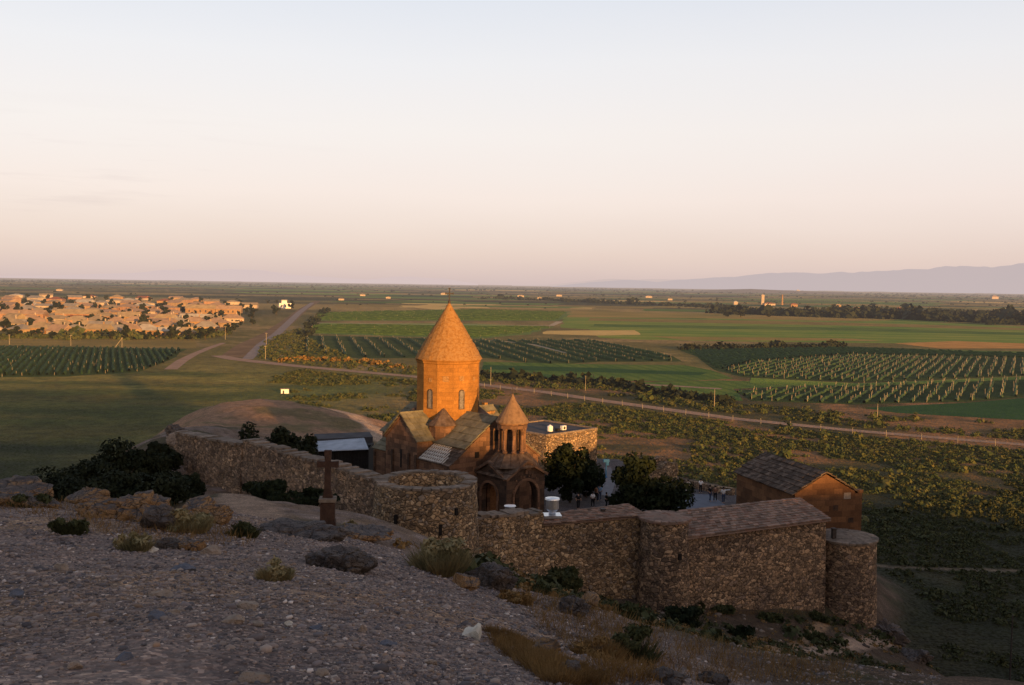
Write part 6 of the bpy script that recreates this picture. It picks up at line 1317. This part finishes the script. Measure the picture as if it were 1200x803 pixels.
# ------------------------------------------------------------------ village
WALLS = [('ochre', (.36, .215, .10)), ('pinkish', (.38, .215, .125)), ('tan', (.40, .265, .14)), ('pale', (.50, .39, .28))]; ROOFS = [('tan', (.42, .31, .175)), ('grey', (.35, .30, .235)), ('pink', (.43, .285, .18)), ('pale', (.54, .47, .36)), ('red', (.30, .115, .06))]
MW = {n_: mat_noise(n_+'_house_wall', [(.35, tuple(c*.62 for c in v)), (.65, tuple(c*.88 for c in v))], .35, haze=HZ) for n_, v in WALLS}; MR = {n_: mat_noise(n_+'_house_roof', [(.35, tuple(c*.55 for c in v)), (.65, tuple(c*.78 for c in v))], .25, haze=HZ) for n_, v in ROOFS}
M_hwin = mat_plain('house_window', (.05, .045, .045), haze=HZ)
def house_proto(w_, l_, h_, rh, hip, wn, rn, nwin=3, door=True, gable_over=.5):
    """a list of (part name, mesh, material) in local coordinates, long side along x, front at -y"""
    parts = []; mb = MB(); mb.box((0, 0, -.3), w_, l_, h_+.3)
    if not hip:
        for s in (-1, 1): mb.prism([(s*w_/2-(.12 if s > 0 else 0), -l_/2, h_+.002), (s*w_/2-(.12 if s > 0 else 0), l_/2, h_+.002), (s*w_/2-(.12 if s > 0 else 0), 0, h_+rh-.1)], (.12, 0, 0))
    parts.append(('wall', mb.mesh('wall'), MW[wn])); o_ = gable_over; rb = MB(); hx = max(0, w_/2-l_/2) if hip else w_/2+o_
    a, b = w_/2+o_, l_/2+o_; z0 = h_+.01
    rb.add([(-a, -b, z0), (a, -b, z0), (a, b, z0), (-a, b, z0), (-hx, 0, h_+rh), (hx, 0, h_+rh), (-a, -b, z0+.18), (a, -b, z0+.18), (a, b, z0+.18), (-a, b, z0+.18)],
           [(3, 2, 1, 0), (0, 1, 7, 6), (1, 2, 8, 7), (2, 3, 9, 8), (3, 0, 6, 9), (6, 7, 5, 4), (7, 8, 5), (8, 9, 4, 5), (9, 6, 4)] if hip or True else [])
    parts.append(('roof', rb.mesh('roof'), MR[rn]))
    for i in range(nwin):
        x = (-.5+(i+.7)/(nwin+.4))*w_; wb = MB(); wb.box((x, -l_/2-.03, h_*.35), 1.3, .1, h_*.4); wb.box((x, -l_/2-.06, h_*.32), 1.6, .2, .12); parts.append(('window', wb.mesh('window'), M_hwin))
    if door: db = MB(); db.box((w_*.40, -l_/2-.03, .0), 1.2, .1, h_*.68); parts.append(('door', db.mesh('door'), M_wood))
    cb_ = MB(); cb_.box((w_*.18, l_*.12, h_+rh*.55), .7, .7, rh*.75+.4); parts.append(('chimney', cb_.mesh('chimney'), MW[wn])); return parts
ORD = ['first', 'second', 'third', 'fourth', 'fifth', 'sixth', 'seventh', 'eighth', 'ninth', 'tenth', 'eleventh', 'twelfth', 'thirteenth', 'fourteenth', 'fifteenth', 'sixteenth', 'seventeenth', 'eighteenth', 'nineteenth', 'twentieth']
protos = {}
def put_house(q_, parts, rot, label, group=None, name='house', cat='house', s=1.0, detail=True):
    o = thing(name, label, cat, q_, group); o.rotation_euler = (0, 0, rot); o.scale = (s, s, s)
    for n_, me, mt in parts:
        if not detail and n_ in ('door', 'chimney', 'window'): continue
        link(n_, me, mt, o)
    return o
random.seed(21)
rows = [(394, 20, 225, 10, 'front row'), (388, -5, 250, 11, 'second row'), (382, 2, 270, 11, 'third row'), (375.5, 60, 285, 9, 'fourth row'), (369, 2, 215, 9, 'fifth row'), (363.5, 5, 205, 9, 'sixth row'), (358.5, 0, 300, 11, 'seventh row'), (354, -5, 290, 10, 'eighth row'), (350.5, 5, 250, 8, 'farthest row')]
hcount = 0
for ri, (py, x0, x1, n, rname) in enumerate(rows):
    for i in range(n):
        px = x0+(x1-x0)*(i+.5)/n+random.uniform(-.25, .25)*(x1-x0)/n; q_ = G0(px, py+.0155*(px-120)+random.uniform(-1.0, 1.0)); dd = q_[1]
        wn, rn = random.choice(WALLS)[0], random.choices([r_[0] for r_ in ROOFS], [4, 3, 4, 1.6, .9])[0]
        big = random.random() < .2; wpx_ = random.uniform(23, 31) if not big else random.uniform(28, 36)
        w_ = min(22, wpx_*dd/1167*(.8 if ri > 4 else .9)); l_ = w_*random.uniform(.62, .85); hip = random.random() < .65
        parts = house_proto(w_, l_, random.uniform(3.2, 4.6), random.uniform(2.6, 4.2), hip, wn, rn, 3 if ri < 4 else 2)
        put_house(q_, parts, random.uniform(-.5, .5), f'{wn} house with {rn} {"hipped" if hip else "low"} roof, village {rname}, {ORD[i]} from the left', 'houses of the village', detail=ri < 6); hcount += 1
def long_house(px0, px1, py, hpx, wn, rn, label, hip=False, nwin=6, rhp=.5, name='house', cat='building', rot=0.05):
    a, b = G0(px0, py), G0(px1, py+.0155*(px1-px0)); w_ = np.linalg.norm(b-a); q_ = (a+b)/2; h = hpx*q_[1]/1167; r_ = math.atan2(b[1]-a[1], b[0]-a[0]); put_house(q_, house_proto(w_, w_*.32, h*.68, h*rhp, hip, wn, rn, nwin), r_+rot, label, name=name, cat=cat)
long_house(4, 53, 374.5, 10, 'pinkish', 'pink', 'long pinkish two storey block on the left of the village', nwin=8); long_house(68, 115, 375, 11, 'pinkish', 'tan', 'long pinkish block with a tan roof in the village middle', nwin=8)
long_house(219, 253, 367.5, 9, 'ochre', 'tan', 'long ochre barn, left part of the terrace at the right of the village', nwin=5); long_house(254, 283, 368, 8.5, 'ochre', 'pink', 'long ochre barn, right part of the terrace at the right of the village', nwin=5)
long_house(212, 247, 377, 8, 'pale', 'pale', 'long shed with a white roof in the right half of the village', nwin=4, name='shed', cat='shed'); long_house(181, 210, 380, 10, 'pale', 'tan', 'pale barn with a rounded looking roof left of the white roofed shed', True, 4, name='barn', cat='barn')
q_ = G0(334, 361.5); o = thing('white_house', 'white two storey house with a roof terrace at the right end of the village', 'house', q_); k = q_[1]/1167; M_hw = mat_plain('white_house_paint', (.70, .64, .58), haze=HZ, var=.1)
mb = MB(); mb.box(q_, 14*k, 9*k, 6.2*k, (1, .3)); mb.build('wall', M_hw, o); mb = MB(); mb.box((q_[0]-1*k, q_[1], q_[2]+6.2*k+.01), 6*k, 6*k, 3.2*k, (1, .3)); mb.build('upper_storey', M_hw, o)
mb = MB(); mb.box((q_[0]-1*k, q_[1], q_[2]+9.42*k), 7*k, 7*k, .6*k, (1, .3)); mb.build('roof', MR['pale'], o)
for dx in (-4, 0, 4): mb = MB(); mb.box((q_[0]+dx*k*.958+.3*4.5*k*.958, q_[1]+dx*.287*k-4.5*k*.958, q_[2]+2.0*k), 1.6*k, .25, 2.2*k, (1, .3)); mb.build('window', M_hwin, o)
# village trees
tprotos = []
for s in range(4):
    v, f = leaf_cloud(170, (2.6, 2.6, 2.6), 1.1, 8, 300+s, base=1.0); tprotos.append((np_mesh('crown', v, f, False), stem_mesh(4.5, .22, 4, s).mesh('trunk')))
    tprotos[-1][0].materials.append(M_lf_far); tprotos[-1][1].materials.append(M_stem)
random.seed(5)
for rname, py, x0, x1, n in (('village front gardens', 396.5, 5, 250, 18), ('village second row gardens', 390.5, 0, 270, 19), ('village third row gardens', 384.5, 0, 275, 19), ('village fourth row gardens', 378, 55, 300, 18), ('village fifth row gardens', 371.5, 0, 300, 18), ('village sixth row gardens', 365.5, 0, 330, 19), ('village back gardens', 360, 0, 345, 20), ('tree line behind the village', 353, 0, 350, 20)):
    for i in range(n):
        px = x0+(x1-x0)*(i+.5)/n+random.uniform(-.45, .45)*(x1-x0)/n; q_ = G0(px, py+.0155*(px-120)+random.uniform(-1, 1)); o = thing('tree', f'small dark tree in the {rname}, {ORD[i]} from the left', 'tree', q_, 'trees among the village houses')
        a, b = random.choice(tprotos); s = random.uniform(.75, 1.45)*(1+.25*(py < 372)); o.scale = (s*random.uniform(.9, 1.4), s, s*random.uniform(.75, 1.1)); o.rotation_euler = (0, 0, random.uniform(0, 6)); link('crown', a, None, o); link('trunk', b, None, o)
# dark trees standing alone right of the middle
for i, (px, py, s, lab) in enumerate([(852, 371, 2.6, 'round dark tree clump, left of the three on the right middle plain'), (868, 371.5, 2.2, 'round dark tree clump, middle of the three on the right middle plain'), (900, 371.5, 1.7, 'round dark tree clump, right of the three on the right middle plain'), (600, 366, .01, '')]):
    if not lab: continue
    q_ = G0(px, py); o = thing('tree', lab, 'tree', q_); a, b = tprotos[i % 4]; o.scale = (s*1.6, s, s*.75); link('crown', a, None, o); link('trunk', b, None, o)
# far towers on the right
q_ = G0(893.5, 357); k = q_[1]/1167
mb = MB(); mb.box(q_, 3.2*k, 3.2*k, 10*k); mb.box((q_[0], q_[1], q_[2]+10*k), 3.8*k, 3.8*k, 1.2*k); mb.lathe((q_[0], q_[1], 0), [(1.2*k, q_[2]+11.2*k), (.2*k, q_[2]+12.6*k)], 8); mb.top('water_tower', MW['pale'], q_, 'square pale tower, left of the two on the far right plain', 'tower')
q_ = G0(916.5, 357.5); mb = MB(); mb.lathe((q_[0], q_[1], 0), [(1.3*k, q_[2]-1), (1.0*k, q_[2]+6*k), (.8*k, q_[2]+11*k), (1.0*k, q_[2]+11.3*k), (1.0*k, q_[2]+11.8*k)], 10); mb.top('chimney_stack', MW['ochre'], q_, 'slim chimney stack, right of the two towers on the far right plain', 'chimney')
for px, py, w_, wn, rn, lab in ((901, 358.5, 13, 'pale', 'red', 'pale factory building between the two far towers'), (862, 357, 5, 'pale', 'pale', 'tiny white house left of the two far towers'), (930, 359.5, 8, 'ochre', 'red', 'tiny house right of the far chimney stack'), (1003, 363.5, 9, 'pale', 'pink', 'tiny pale house in the trees on the far right'), (1053, 364.5, 7, 'pale', 'red', 'tiny house in the trees at the far right, nearest the edge'), (982, 360.5, 6, 'tan', 'tan', 'tiny tan house left of the pale one on the far right'), (935, 343.8, 5, 'pale', 'pale', 'tiny white building under the blue mountains'), (1165, 350.5, 8, 'pale', 'pink', 'tiny building on the far plain near the right edge')):
    q_ = G0(px, py); k = q_[1]/1167; put_house(q_, house_proto(w_*k, w_*k*.6, 2.6*k, 1.6*k, True, wn, rn, 2), .1, lab, detail=False)
random.seed(9)
for i, (px, py) in enumerate([(400, 352), (425, 347), (455, 350), (610, 348), (632, 350.5), (655, 347.5), (760, 349), (785, 352), (70, 341), (520, 345.5)]):
    q_ = G0(px, py); k = q_[1]/1167; w_ = random.uniform(5, 8); put_house(q_, house_proto(w_*k, w_*k*.6, 1.6*k, 1.0*k, True, 'pale', 'tan', 2), .1, f'tiny far farmhouse on the plain near the horizon, {ORD[sorted([400,425,455,610,632,655,760,785,70,520]).index(px)]} from the left', 'far farmhouses', name='farmhouse', detail=False)
print('things', len([o for o in scn.objects if o.parent is None]), 'objs', len(scn.objects), 'posts', len(posts), 'houses', hcount)
